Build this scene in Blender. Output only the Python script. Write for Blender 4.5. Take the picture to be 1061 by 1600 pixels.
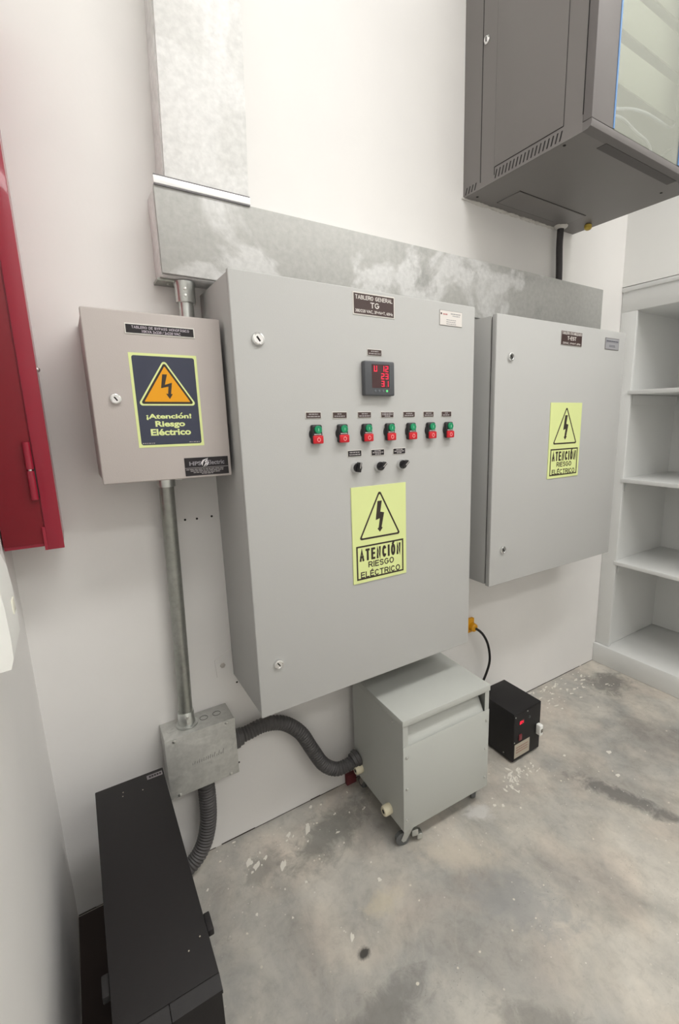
import bpy, bmesh, math, random
from mathutils import Vector, Matrix
random.seed(7)
for o in list(bpy.data.objects): bpy.data.objects.remove(o)
SC = bpy.context.scene
COL = SC.collection
PI = math.pi

# ------------------------------------------------------------------ camera
yaw, pit, rol = -0.5954, -0.2033, -0.0145
F_PX, PX, PY = 735.29, 79.53, 3.93
cy, sy, cp, sp = math.cos(yaw), math.sin(yaw), math.cos(pit), math.sin(pit)
fw = Vector((-sy*cp, cy*cp, sp)); rt = Vector((cy, sy, 0)); up = rt.cross(fw)
cr, sr = math.cos(rol), math.sin(rol)
rx, ux = cr*rt + sr*up, -sr*rt + cr*up
cd = bpy.data.cameras.new('camera'); cam = bpy.data.objects.new('camera', cd); COL.objects.link(cam)
M = Matrix((rx, ux, -fw)).transposed().to_4x4(); M.translation = Vector((-0.3653, -1.5048, 1.4758))
cam.matrix_world = M
cd.sensor_fit = 'HORIZONTAL'; cd.sensor_width = 36; cd.lens = F_PX/1061*36
cd.shift_x = -PX/1061; cd.shift_y = PY/1061; cd.clip_start = 0.02
SC.camera = cam

# ------------------------------------------------------------------ light and exposure
SC.view_settings.view_transform = 'Standard'; SC.view_settings.look = 'None'
SC.view_settings.gamma = 1; SC.view_settings.exposure = 0.0; SC.view_settings.use_curve_mapping = False
w = bpy.data.worlds.new('world'); SC.world = w; w.use_nodes = True
w.node_tree.nodes['Background'].inputs[0].default_value = (0.9, 0.95, 1, 1)
w.node_tree.nodes['Background'].inputs[1].default_value = 0.35
LIGHTS = [((0.42, -1.9, 4.05), 27, (1.2, 0.45)), ((1.70, -1.75, 4.05), 34, (1.2, 0.45)), ((0.42, -4.0, 4.05), 20, (1.2, 0.45)), ((1.87, -4.0, 4.05), 20, (1.2, 0.45))]  # last two are unseen rear lamps, added as ambient fill
for p, e, s in LIGHTS:
    ld = bpy.data.lights.new('ceiling_lamp_light', 'AREA'); ld.shape = 'RECTANGLE'
    ld.size, ld.size_y = s; ld.energy = e; ld.color = (1.0, 0.99, 0.97)
    lo = bpy.data.objects.new('ceiling_lamp_light', ld); COL.objects.link(lo)
    lo.location = (p[0], p[1], p[2]-0.07)

# ------------------------------------------------------------------ materials
def srgb(r, g, b):
    f = lambda c: (c/255/12.92) if c/255 <= 0.04045 else ((c/255+0.055)/1.055)**2.4
    return (f(r), f(g), f(b), 1)
MATS = {}
def mat(name, col, rough=0.5, metal=0.0, spec=0.5, emit=None, es=0, bump=0, bscale=60, var=0, vscale=4, coat=0, trans=0, ior=1.45):
    if name in MATS: return MATS[name]
    m = bpy.data.materials.new(name); m.use_nodes = True; nt = m.node_tree; b = nt.nodes['Principled BSDF']
    b.inputs['Base Color'].default_value = col if len(col) == 4 else (*col, 1)
    b.inputs['Roughness'].default_value = rough; b.inputs['Metallic'].default_value = metal
    b.inputs['Specular IOR Level'].default_value = spec; b.inputs['IOR'].default_value = ior
    b.inputs['Coat Weight'].default_value = coat; b.inputs['Transmission Weight'].default_value = trans
    if emit: b.inputs['Emission Color'].default_value = emit; b.inputs['Emission Strength'].default_value = es
    tc = nt.nodes.new('ShaderNodeTexCoord')
    n = nt.nodes.new('ShaderNodeTexNoise'); n.inputs['Scale'].default_value = vscale; n.inputs['Detail'].default_value = 5
    nt.links.new(tc.outputs['Object'], n.inputs['Vector'])
    mx = nt.nodes.new('ShaderNodeMix'); mx.data_type = 'RGBA'
    c = b.inputs['Base Color'].default_value
    v = var if var else 0.02
    mx.inputs[6].default_value = (c[0]*(1-v), c[1]*(1-v), c[2]*(1-v), 1)
    mx.inputs[7].default_value = (min(1, c[0]*(1+v)), min(1, c[1]*(1+v)), min(1, c[2]*(1+v)), 1)
    nt.links.new(n.outputs['Fac'], mx.inputs[0]); nt.links.new(mx.outputs[2], b.inputs['Base Color'])
    if bump:
        n2 = nt.nodes.new('ShaderNodeTexNoise'); n2.inputs['Scale'].default_value = bscale; n2.inputs['Detail'].default_value = 3
        nt.links.new(tc.outputs['Object'], n2.inputs['Vector'])
        bp = nt.nodes.new('ShaderNodeBump'); bp.inputs['Strength'].default_value = bump; bp.inputs['Distance'].default_value = 0.002
        nt.links.new(n2.outputs['Fac'], bp.inputs['Height']); nt.links.new(bp.outputs['Normal'], b.inputs['Normal'])
    MATS[name] = m
    return m
def ramp(nt, src, stops):
    r = nt.nodes.new('ShaderNodeValToRGB'); e = r.color_ramp.elements
    while len(e) < len(stops): e.new(0.5)
    for k, (p, c) in enumerate(stops): e[k].position = p; e[k].color = c if len(c) == 4 else (*c, 1)
    nt.links.new(src, r.inputs['Fac']); return r
def mixc(nt, fac, a, b, mode='MIX'):
    m = nt.nodes.new('ShaderNodeMix'); m.data_type = 'RGBA'; m.blend_type = mode
    for s, i in ((fac, 0), (a, 6), (b, 7)):
        if isinstance(s, (int, float)): m.inputs[i].default_value = s
        elif isinstance(s, tuple): m.inputs[i].default_value = s
        else: nt.links.new(s, m.inputs[i])
    return m.outputs[2]
def noise(nt, vec, sc, det=4, rough=0.55, dist=0):
    n = nt.nodes.new('ShaderNodeTexNoise'); n.inputs['Scale'].default_value = sc; n.inputs['Detail'].default_value = det
    n.inputs['Roughness'].default_value = rough; n.inputs['Distortion'].default_value = dist
    nt.links.new(vec, n.inputs['Vector']); return n.outputs['Fac']
def g(v): return (v, v, v, 1)
def galv(name, base, dark, light, lo=0.45, hi=0.62, metal=0.35, rough=0.42, sc=5.0, seed=(0, 0, 0)):
    m = bpy.data.materials.new(name); m.use_nodes = True; nt = m.node_tree; b = nt.nodes['Principled BSDF']
    tc = nt.nodes.new('ShaderNodeTexCoord'); mp = nt.nodes.new('ShaderNodeMapping'); mp.inputs['Location'].default_value = seed
    nt.links.new(tc.outputs['Object'], mp.inputs['Vector']); v = mp.outputs['Vector']
    big = ramp(nt, noise(nt, v, sc, 6, 0.55, 0.6), [(lo, g(0)), (lo+0.05, g(1))])
    blot = ramp(nt, noise(nt, v, sc*2.2, 6, 0.65, 0.3), [(hi, g(0)), (hi+0.12, g(1))])
    fine = noise(nt, v, 60, 4, 0.6)
    c = mixc(nt, big.outputs[0], base, light); c = mixc(nt, blot.outputs[0], c, dark)
    fr = ramp(nt, fine, [(0.3, g(0.86)), (0.7, g(1.06))])
    c = mixc(nt, 1.0, c, fr.outputs[0], 'MULTIPLY')
    nt.links.new(c, b.inputs['Base Color']); b.inputs['Metallic'].default_value = metal
    rr = ramp(nt, fine, [(0.3, g(rough-0.08)), (0.7, g(rough+0.1))]); nt.links.new(rr.outputs[0], b.inputs['Roughness'])
    MATS[name] = m; return m

powder = mat('light_grey_powder_coat', srgb(186, 186, 184), 0.55, spec=0.3, bump=0.10, bscale=350, var=0.012)
powder_warm = mat('warm_grey_powder_coat', srgb(188, 180, 176), 0.5, spec=0.3, bump=0.10, bscale=350, var=0.012)
powder_box = mat('transformer_grey_paint', srgb(186, 188, 183), 0.5, spec=0.3, bump=0.08, bscale=300, var=0.015)
dark_gap = mat('dark_rubber_seal', srgb(40, 38, 36), 0.8)
chrome = mat('chrome', (0.82, 0.82, 0.82), 0.12, 1.0)
zinc = mat('zinc_plated_steel', (0.62, 0.64, 0.62), 0.3, 1.0, var=0.15, vscale=40)
steel = mat('screw_steel', (0.6, 0.6, 0.58), 0.35, 1.0)
black_pl = mat('black_plastic', srgb(34, 33, 35), 0.35)
black_matte = mat('black_matte_plastic', srgb(28, 26, 27), 0.6)
plate_brown = mat('dark_brown_engraved_plate', srgb(66, 48, 46), 0.35, coat=0.3)
plate_black = mat('black_engraved_plate', srgb(30, 26, 30), 0.3)
plate_edge = mat('white_plate_border', srgb(225, 222, 215), 0.5)
white_print = mat('white_print', srgb(225, 220, 215), 0.5)
grey_print = mat('grey_print', srgb(165, 160, 160), 0.5)
lumi = mat('pale_luminous_yellow_green', srgb(222, 232, 160), 0.45, var=0.02)
ink = mat('dark_brown_ink', srgb(54, 45, 38), 0.5)
navy = mat('dark_navy_print', srgb(58, 62, 80), 0.4)
orange = mat('amber_print', srgb(232, 160, 12), 0.4)
red_paint = mat('glossy_red_paint', srgb(148, 20, 46), 0.28, bump=0.08, bscale=25, var=0.06, coat=0.4)
white_pl = mat('white_plastic', srgb(244, 244, 240), 0.3)
shelf_m = mat('white_melamine', srgb(226, 227, 225), 0.4, var=0.01)
ups_m = mat('ups_black_paint', srgb(22, 19, 20), 0.6, bump=0.1, bscale=300)
rack_m = mat('rack_charcoal_paint', srgb(124, 120, 118), 0.45, bump=0.12, bscale=250, var=0.03)
rack_l = mat('rack_grey_door_frame', srgb(112, 108, 107), 0.45)
rack_seam = mat('rack_seam_black', srgb(38, 36, 36), 0.7)
green_btn = mat('green_button', srgb(22, 140, 95), 0.3)
red_btn = mat('red_button', srgb(200, 30, 42), 0.3)
lens = mat('clear_lens', srgb(200, 195, 195), 0.15)
meter_m = mat('meter_dark_grey_plastic', srgb(82, 84, 88), 0.4)
screen_m = mat('meter_screen', srgb(60, 18, 24), 0.15, coat=0.5)
seg_m = mat('red_led', srgb(255, 20, 50), 0.5, emit=(1, 0.015, 0.06, 1), es=1.6)
green_led = mat('green_led', srgb(80, 190, 110), 0.5, emit=(0.15, 0.8, 0.25, 1), es=0.5)
hose_m = mat('dark_grey_flexible_hose', srgb(84, 82, 82), 0.5)
cream = mat('cream_nylon_gland', srgb(226, 218, 190), 0.4)
rubber = mat('grey_caster_rubber', srgb(96, 98, 98), 0.5)
yellow = mat('yellow_plug', srgb(225, 160, 20), 0.4)
blue_film = mat('blue_film_edge', srgb(92, 132, 180), 0.4)
cable_m = mat('black_cable', srgb(58, 55, 56), 0.5, var=0.3, vscale=30)
cord_m = mat('black_cord', srgb(24, 22, 22), 0.4)
sealant = mat('white_sealant', srgb(205, 202, 196), 0.6, bump=0.6, bscale=40)
pale_cable = mat('pale_lilac_cable', srgb(205, 205, 225), 0.4)
silver_pl = mat('silver_label', srgb(168, 168, 172), 0.3, 0.2)
tan_pl = mat('tan_label', srgb(176, 168, 152), 0.5)
galv_h = galv('galvanized_mottled', (0.47, 0.47, 0.45, 1), (0.40, 0.40, 0.385, 1), (0.66, 0.66, 0.65, 1), lo=0.54, hi=0.56, metal=0.1, rough=0.55, sc=3.0, seed=(3, 1, 2))
galv_v = galv('galvanized_bright', (0.78, 0.78, 0.765, 1), (0.50, 0.50, 0.50, 1), (0.86, 0.86, 0.85, 1), lo=0.46, hi=0.63, metal=0.05, rough=0.6, sc=4.0, seed=(8, 3, 1.6))
galv_b = galv('galvanized_box', (0.50, 0.50, 0.475, 1), (0.42, 0.42, 0.40, 1), (0.56, 0.56, 0.53, 1), lo=0.5, hi=0.6, metal=0.35, rough=0.4, sc=9)
galv_p = galv('galvanized_pipe', (0.36, 0.37, 0.34, 1), (0.33, 0.33, 0.31, 1), (0.385, 0.39, 0.365, 1), lo=0.5, hi=0.58, metal=0.8, rough=0.36, sc=12)
bright_tin = mat('bright_folded_tin', (0.92, 0.92, 0.92), 0.25, 0.25)

def wall_material():
    m = bpy.data.materials.new('white_painted_plaster'); m.use_nodes = True; nt = m.node_tree; b = nt.nodes['Principled BSDF']
    geo = nt.nodes.new('ShaderNodeNewGeometry'); v = geo.outputs['Position']
    big = ramp(nt, noise(nt, v, 1.3, 4), [(0.35, srgb(229, 227, 225)), (0.65, srgb(236, 234, 231))])
    # scuffs and small dents
    sp = ramp(nt, noise(nt, v, 26, 3, 0.7), [(0.755, g(1)), (0.78, g(0.78))])
    c = mixc(nt, 1.0, big.outputs[0], sp.outputs[0], 'MULTIPLY')
    nt.links.new(c, b.inputs['Base Color']); b.inputs['Roughness'].default_value = 0.6
    bp = nt.nodes.new('ShaderNodeBump'); bp.inputs['Strength'].default_value = 0.25; bp.inputs['Distance'].default_value = 0.004
    nt.links.new(noise(nt, v, 9, 6, 0.6), bp.inputs['Height']); nt.links.new(bp.outputs['Normal'], b.inputs['Normal'])
    return m
def floor_material():
    m = bpy.data.materials.new('polished_raw_concrete'); m.use_nodes = True; nt = m.node_tree; b = nt.nodes['Principled BSDF']
    geo = nt.nodes.new('ShaderNodeNewGeometry'); v = geo.outputs['Position']
    mp = nt.nodes.new('ShaderNodeMapping'); mp.inputs['Rotation'].default_value = (0, 0, math.radians(-18)); mp.inputs['Scale'].default_value = (1.25, 0.8, 1)
    nt.links.new(v, mp.inputs['Vector']); sv = mp.outputs['Vector']
    def MA(op, a_, b_=0.0, c_=None, clamp=False):
        n = nt.nodes.new('ShaderNodeMath'); n.operation = op; n.use_clamp = clamp
        for i, q in enumerate((a_, b_, c_)):
            if q is None: continue
            if isinstance(q, (int, float)): n.inputs[i].default_value = q
            else: nt.links.new(q, n.inputs[i])
        return n.outputs[0]
    n1 = noise(nt, sv, 2.3, 9, 0.58, 0.35)
    c = ramp(nt, n1, [(0.30, srgb(142, 140, 136)), (0.43, srgb(166, 163, 157)), (0.54, srgb(186, 181, 172)), (0.68, srgb(206, 199, 188))]).outputs[0]
    # warm and cool casts
    cast = ramp(nt, noise(nt, v, 4.3, 4, 0.5, 0.5), [(0.40, (0.975, 0.99, 1.0)), (0.52, (1.0, 0.995, 0.985)), (0.64, (1.02, 0.985, 0.965))]).outputs[0]
    c = mixc(nt, 1.0, c, cast, 'MULTIPLY')
    c = mixc(nt, 1.0, c, ramp(nt, noise(nt, sv, 6.5, 9, 0.66, 0.45), [(0.33, g(0.82)), (0.50, g(1.0)), (0.66, g(1.08))]).outputs[0], 'MULTIPLY')
    c = mixc(nt, 1.0, c, ramp(nt, noise(nt, v, 30, 8, 0.75, 0.5), [(0.32, g(0.86)), (0.5, g(1.0)), (0.7, g(1.05))]).outputs[0], 'MULTIPLY')
    # trowel edges: thin pale ridges
    rdg = MA('ABSOLUTE', MA('SUBTRACT', noise(nt, sv, 1.7, 6, 0.5, 0.8), 0.52))
    c = mixc(nt, MA('MULTIPLY', ramp(nt, rdg, [(0.0, g(1)), (0.008, g(0))]).outputs[0], 0.10), c, srgb(206, 198, 186))
    dk = ramp(nt, noise(nt, sv, 13, 6, 0.72, 0.5), [(0.655, g(0)), (0.73, g(1))]).outputs[0]
    c = mixc(nt, MA('MULTIPLY', dk, 0.55), c, srgb(104, 102, 98))
    # particular stains, each at its own place: x, y, turn, half length, half width, colour, strength
    wob = noise(nt, v, 16, 6, 0.7, 0.6)
    for x, y, a_, lx, ly, col, k in ((1.27, -0.70, -72, 0.24, 0.050, (100, 99, 97), 0.75), (1.55, -1.0, -60, 0.20, 0.05, (112, 111, 108), 0.5), (1.98, -0.20, 0, 0.16, 0.12, (104, 103, 100), 0.7),
                                     (0.146, -0.586, 0, 0.022, 0.020, (62, 60, 57), 0.95), (0.752, -0.424, -30, 0.062, 0.045, (208, 206, 202), 0.75), (0.10, -0.74, 10, 0.20, 0.07, (112, 110, 107), 0.6),
                                     (0.26, -0.17, 20, 0.22, 0.10, (106, 106, 101), 0.6), (0.00, -0.17, 30, 0.10, 0.06, (118, 117, 112), 0.5), (0.43, -0.98, -50, 0.17, 0.05, (114, 112, 108), 0.5), (0.62, -0.74, -60, 0.20, 0.11, (150, 150, 149), 0.6),
                                     (0.27, -0.50, 0, 0.07, 0.05, (206, 196, 172), 0.5), (0.56, -0.50, -40, 0.16, 0.06, (200, 190, 174), 0.5)):
        q = nt.nodes.new('ShaderNodeMapping'); q.vector_type = 'TEXTURE'; q.inputs['Location'].default_value = (x, y, 0); q.inputs['Rotation'].default_value = (0, 0, math.radians(a_)); q.inputs['Scale'].default_value = (lx, ly, 1)
        nt.links.new(v, q.inputs['Vector']); L = nt.nodes.new('ShaderNodeVectorMath'); L.operation = 'LENGTH'; nt.links.new(q.outputs[0], L.inputs[0])
        d = MA('ADD', L.outputs['Value'], MA('MULTIPLY', MA('SUBTRACT', wob, 0.5), 2.2))
        c = mixc(nt, MA('MULTIPLY', ramp(nt, d, [(0.45, g(1)), (1.0, g(0))]).outputs[0], k), c, srgb(*col))
    # pock marks and paint drips
    def dots(scale, r, gate_sc, g0, g1, wobk=0.22):
        vo = nt.nodes.new('ShaderNodeTexVoronoi'); vo.inputs['Scale'].default_value = scale; nt.links.new(v, vo.inputs['Vector'])
        w_ = MA('MULTIPLY_ADD', noise(nt, v, scale*3, 2), wobk, vo.outputs['Distance'])
        return MA('MULTIPLY', ramp(nt, w_, [(r, g(1)), (r+0.03, g(0))]).outputs[0], ramp(nt, noise(nt, v, gate_sc, 2), [(g0, g(0)), (g1, g(1))]).outputs[0])
    c = mixc(nt, MA('MULTIPLY', dots(95, 0.20, 3.3, 0.56, 0.62), 0.6), c, srgb(100, 98, 95))
    c = mixc(nt, MA('MULTIPLY', dots(40, 0.165, 2.2, 0.45, 0.55), 0.8), c, srgb(222, 218, 210))
    c = mixc(nt, MA('MULTIPLY', dots(19, 0.150, 1.6, 0.42, 0.5), 0.85), c, srgb(222, 216, 202))
    nt.links.new(c, b.inputs['Base Color'])
    rr = ramp(nt, n1, [(0.3, g(0.40)), (0.7, g(0.55))]); nt.links.new(rr.outputs[0], b.inputs['Roughness'])
    bp = nt.nodes.new('ShaderNodeBump'); bp.inputs['Strength'].default_value = 0.3; bp.inputs['Distance'].default_value = 0.003
    nt.links.new(noise(nt, v, 22, 8, 0.65), bp.inputs['Height']); nt.links.new(bp.outputs['Normal'], b.inputs['Normal'])
    return m
wall_m = wall_material(); floor_m = floor_material()
ceil_m = mat('white_ceiling_paint', srgb(235, 234, 230), 0.7)

# ------------------------------------------------------------------ mesh helpers
def BM(): return bmesh.new()
def add_box(bm, x0, x1, y0, y1, z0, z1, bev=0.0, seg=2):
    t = bmesh.new(); bmesh.ops.create_cube(t, size=1)
    for v in t.verts:
        v.co = Vector((x0+(v.co.x+.5)*(x1-x0), y0+(v.co.y+.5)*(y1-y0), z0+(v.co.z+.5)*(z1-z0)))
    if bev: bmesh.ops.bevel(t, geom=t.edges[:], offset=bev, segments=seg, affect='EDGES', profile=0.5)
    join(bm, t); return bm
def join(bm, t, mtx=None):
    if mtx is not None: bmesh.ops.transform(t, matrix=mtx, verts=t.verts[:])
    me = bpy.data.meshes.new('tmp'); t.to_mesh(me); t.free(); bm.from_mesh(me); bpy.data.meshes.remove(me)
def box(*a, **k): return add_box(BM(), *a, **k)
def add_lathe(bm, prof, seg=32, mtx=None, cap=True):
    """prof: (r, h) pairs turned about local z"""
    t = bmesh.new(); rings = []
    for r, h in prof:
        rings.append([t.verts.new((r*math.cos(2*PI*k/seg), r*math.sin(2*PI*k/seg), h)) for k in range(seg)])
    for a, b in zip(rings, rings[1:]):
        for k in range(seg): t.faces.new((a[k], a[(k+1) % seg], b[(k+1) % seg], b[k]))
    if cap:
        t.faces.new(list(reversed(rings[0]))); t.faces.new(rings[-1])
    bmesh.ops.recalc_face_normals(t, faces=t.faces[:])
    join(bm, t, mtx); return bm
def axis(p, d):
    """matrix taking local z to direction d at point p"""
    q = Vector((0, 0, 1)).rotation_difference(Vector(d).normalized())
    return Matrix.Translation(p) @ q.to_matrix().to_4x4()
FRONT = (0, -1, 0)
def add_tube(bm, pts, r, seg=14, ribs=0.0, pitch=0.008, step=None):
    """smooth tube through points; ribs>0 gives a corrugated hose"""
    P = [Vector(p) for p in pts]; C = []
    n = len(P)
    for i in range(n-1):
        p0 = P[max(i-1, 0)]; p1 = P[i]; p2 = P[i+1]; p3 = P[min(i+2, n-1)]
        L = (p2-p1).length; m = max(2, int(L/(step or (pitch/4 if ribs else 0.012))))
        for j in range(m):
            t = j/m
            C.append(0.5*((2*p1)+(-p0+p2)*t+(2*p0-5*p1+4*p2-p3)*t*t+(-p0+3*p1-3*p2+p3)*t**3))
    C.append(P[-1]); t = bmesh.new(); rings = []
    nrm = None; s = 0
    for i, c in enumerate(C):
        tan = (C[min(i+1, len(C)-1)]-C[max(i-1, 0)]).normalized()
        if nrm is None: nrm = tan.orthogonal().normalized()
        nrm = (nrm - tan*nrm.dot(tan)).normalized(); bi = tan.cross(nrm)
        if i: s += (C[i]-C[i-1]).length
        rr = r + (ribs*math.sin(2*PI*s/pitch) if ribs else 0)
        rings.append([t.verts.new(c+rr*(math.cos(2*PI*k/seg)*nrm+math.sin(2*PI*k/seg)*bi)) for k in range(seg)])
    for a, b in zip(rings, rings[1:]):
        for k in range(seg): t.faces.new((a[k], a[(k+1) % seg], b[(k+1) % seg], b[k]))
    t.faces.new(list(reversed(rings[0]))); t.faces.new(rings[-1])
    bmesh.ops.recalc_face_normals(t, faces=t.faces[:]); join(bm, t); return bm
def add_prism(bm, poly, y0, y1):
    """polygon in the x-z plane (seen from the front), from y0 (front) to y1 (back)"""
    t = bmesh.new(); a = [t.verts.new((x, y0, z)) for x, z in poly]; b = [t.verts.new((x, y1, z)) for x, z in poly]
    n = len(poly)
    t.faces.new(a); t.faces.new(list(reversed(b)))
    for k in range(n): t.faces.new((a[k], b[k], b[(k+1) % n], a[(k+1) % n]))
    bmesh.ops.recalc_face_normals(t, faces=t.faces[:]); bmesh.ops.triangulate(t, faces=[f for f in t.faces if len(f.verts) > 4])
    join(bm, t); return bm
def rounded(poly, r, seg=6):
    out = []; n = len(poly)
    for i in range(n):
        p = Vector(poly[i]); a = (Vector(poly[i-1])-p).normalized(); b = (Vector(poly[(i+1) % n])-p).normalized()
        ang = a.angle(b); d = r/math.tan(ang/2); p1 = p+a*d; p2 = p+b*d
        cdir = (a+b).normalized(); cen = p+cdir*(r/math.sin(ang/2))
        v1 = p1-cen; v2 = p2-cen; tot = v1.angle_signed(v2)
        for k in range(seg+1):
            th = -tot*k/seg
            out.append((cen.x+v1.x*math.cos(th)-v1.y*math.sin(th), cen.y+v1.x*math.sin(th)+v1.y*math.cos(th)))
    return out
def add_ring(bm, outer, inner, y0, y1):
    t = bmesh.new(); n = len(outer)
    A = [t.verts.new((x, y0, z)) for x, z in outer]; B = [t.verts.new((x, y0, z)) for x, z in inner]
    A2 = [t.verts.new((x, y1, z)) for x, z in outer]; B2 = [t.verts.new((x, y1, z)) for x, z in inner]
    for k in range(n):
        j = (k+1) % n
        t.faces.new((A[k], A[j], B[j], B[k])); t.faces.new((A[k], A2[k], A2[j], A[j])); t.faces.new((B[k], B[j], B2[j], B2[k]))
    bmesh.ops.recalc_face_normals(t, faces=t.faces[:]); join(bm, t); return bm
ORI = {}
def obj(name, bm, m, parent=None, loc=None, label=None, ang=32):
    """link a bmesh as one object. World coordinates are turned into the parent's frame; loc gives a local placement instead."""
    me = bpy.data.meshes.new(name); bm.to_mesh(me); bm.free(); me.materials.append(m)
    o = bpy.data.objects.new(name, me); COL.objects.link(o)
    for p in me.polygons: p.use_smooth = True
    me.set_sharp_from_angle(angle=math.radians(ang))
    if parent:
        o.parent = parent
        if loc is None: me.transform(Matrix.Translation(-ORI.get(parent.name, Vector((0, 0, 0)))))
        else: o.location = loc
        ORI[o.name] = ORI.get(parent.name, Vector((0, 0, 0))) if loc is None else Vector((0, 0, 0))
    else: ORI[o.name] = Vector((0, 0, 0))
    if label: o['label'] = label
    return o
def thing(name, label, cat, loc=(0, 0, 0), rz=0, group=None, local=False):
    o = bpy.data.objects.new(name, None); COL.objects.link(o); o.empty_display_size = 0.05
    o.location = loc; o.rotation_euler = (0, 0, rz); o['label'] = label; o['category'] = cat
    if group: o['group'] = group
    ORI[o.name] = Vector((0, 0, 0)) if local else Vector(loc)
    return o
def tag(o, label, cat, group=None):
    o['label'] = label; o['category'] = cat
    if group: o['group'] = group
    return o
def struct(name, bm, m, parent=None, label=None):
    o = obj(name, bm, m, parent)
    if not parent: o['kind'] = 'structure'
    if label: o['label'] = label
    return o
def copy_part(src, parent, loc):
    c = src.copy(); COL.objects.link(c); c.parent = parent; c.location = loc
    for ch in list(src.children):
        k = ch.copy(); COL.objects.link(k); k.parent = c
    return c
def text_bm(body, x0, x1, z0, z1, y, bold=0.0, keep=False, depth=0.0004):
    """lettering fitted to a rectangle on a front-facing plane"""
    cu = bpy.data.curves.new('t', 'FONT'); cu.body = body; cu.size = 1; cu.offset = bold; cu.resolution_u = 4
    cu.align_x = 'CENTER'; cu.space_line = 0.95
    o = bpy.data.objects.new('t', cu); COL.objects.link(o)
    dg = bpy.context.evaluated_depsgraph_get(); dg.update(); me = bpy.data.meshes.new_from_object(o.evaluated_get(dg))
    xs = [v.co.x for v in me.vertices]; ys = [v.co.y for v in me.vertices]
    a, b, c, d = min(xs), max(xs), min(ys), max(ys)
    sx = (x1-x0)/(b-a); sz = (z1-z0)/(d-c)
    if keep: sx = min(sx, sz*1.1)
    xm = (x0+x1)/2; am = (a+b)/2
    bm = bmesh.new(); bm.from_mesh(me)
    for v in bm.verts: v.co = Vector((xm+(v.co.x-am)*sx, y-depth, z0+(v.co.y-c)*sz))
    bmesh.ops.recalc_face_normals(bm, faces=bm.faces[:])
    for f in bm.faces:
        if f.normal.y > 0: f.normal_flip()
    bpy.data.objects.remove(o); bpy.data.curves.remove(cu); bpy.data.meshes.remove(me)
    return bm
def arc(cx, cz, rx, rz, a0, a1, n=10):
    return [(cx+rx*math.cos(math.radians(a0+(a1-a0)*k/n)), cz+rz*math.sin(math.radians(a0+(a1-a0)*k/n))) for k in range(n+1)]
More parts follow.
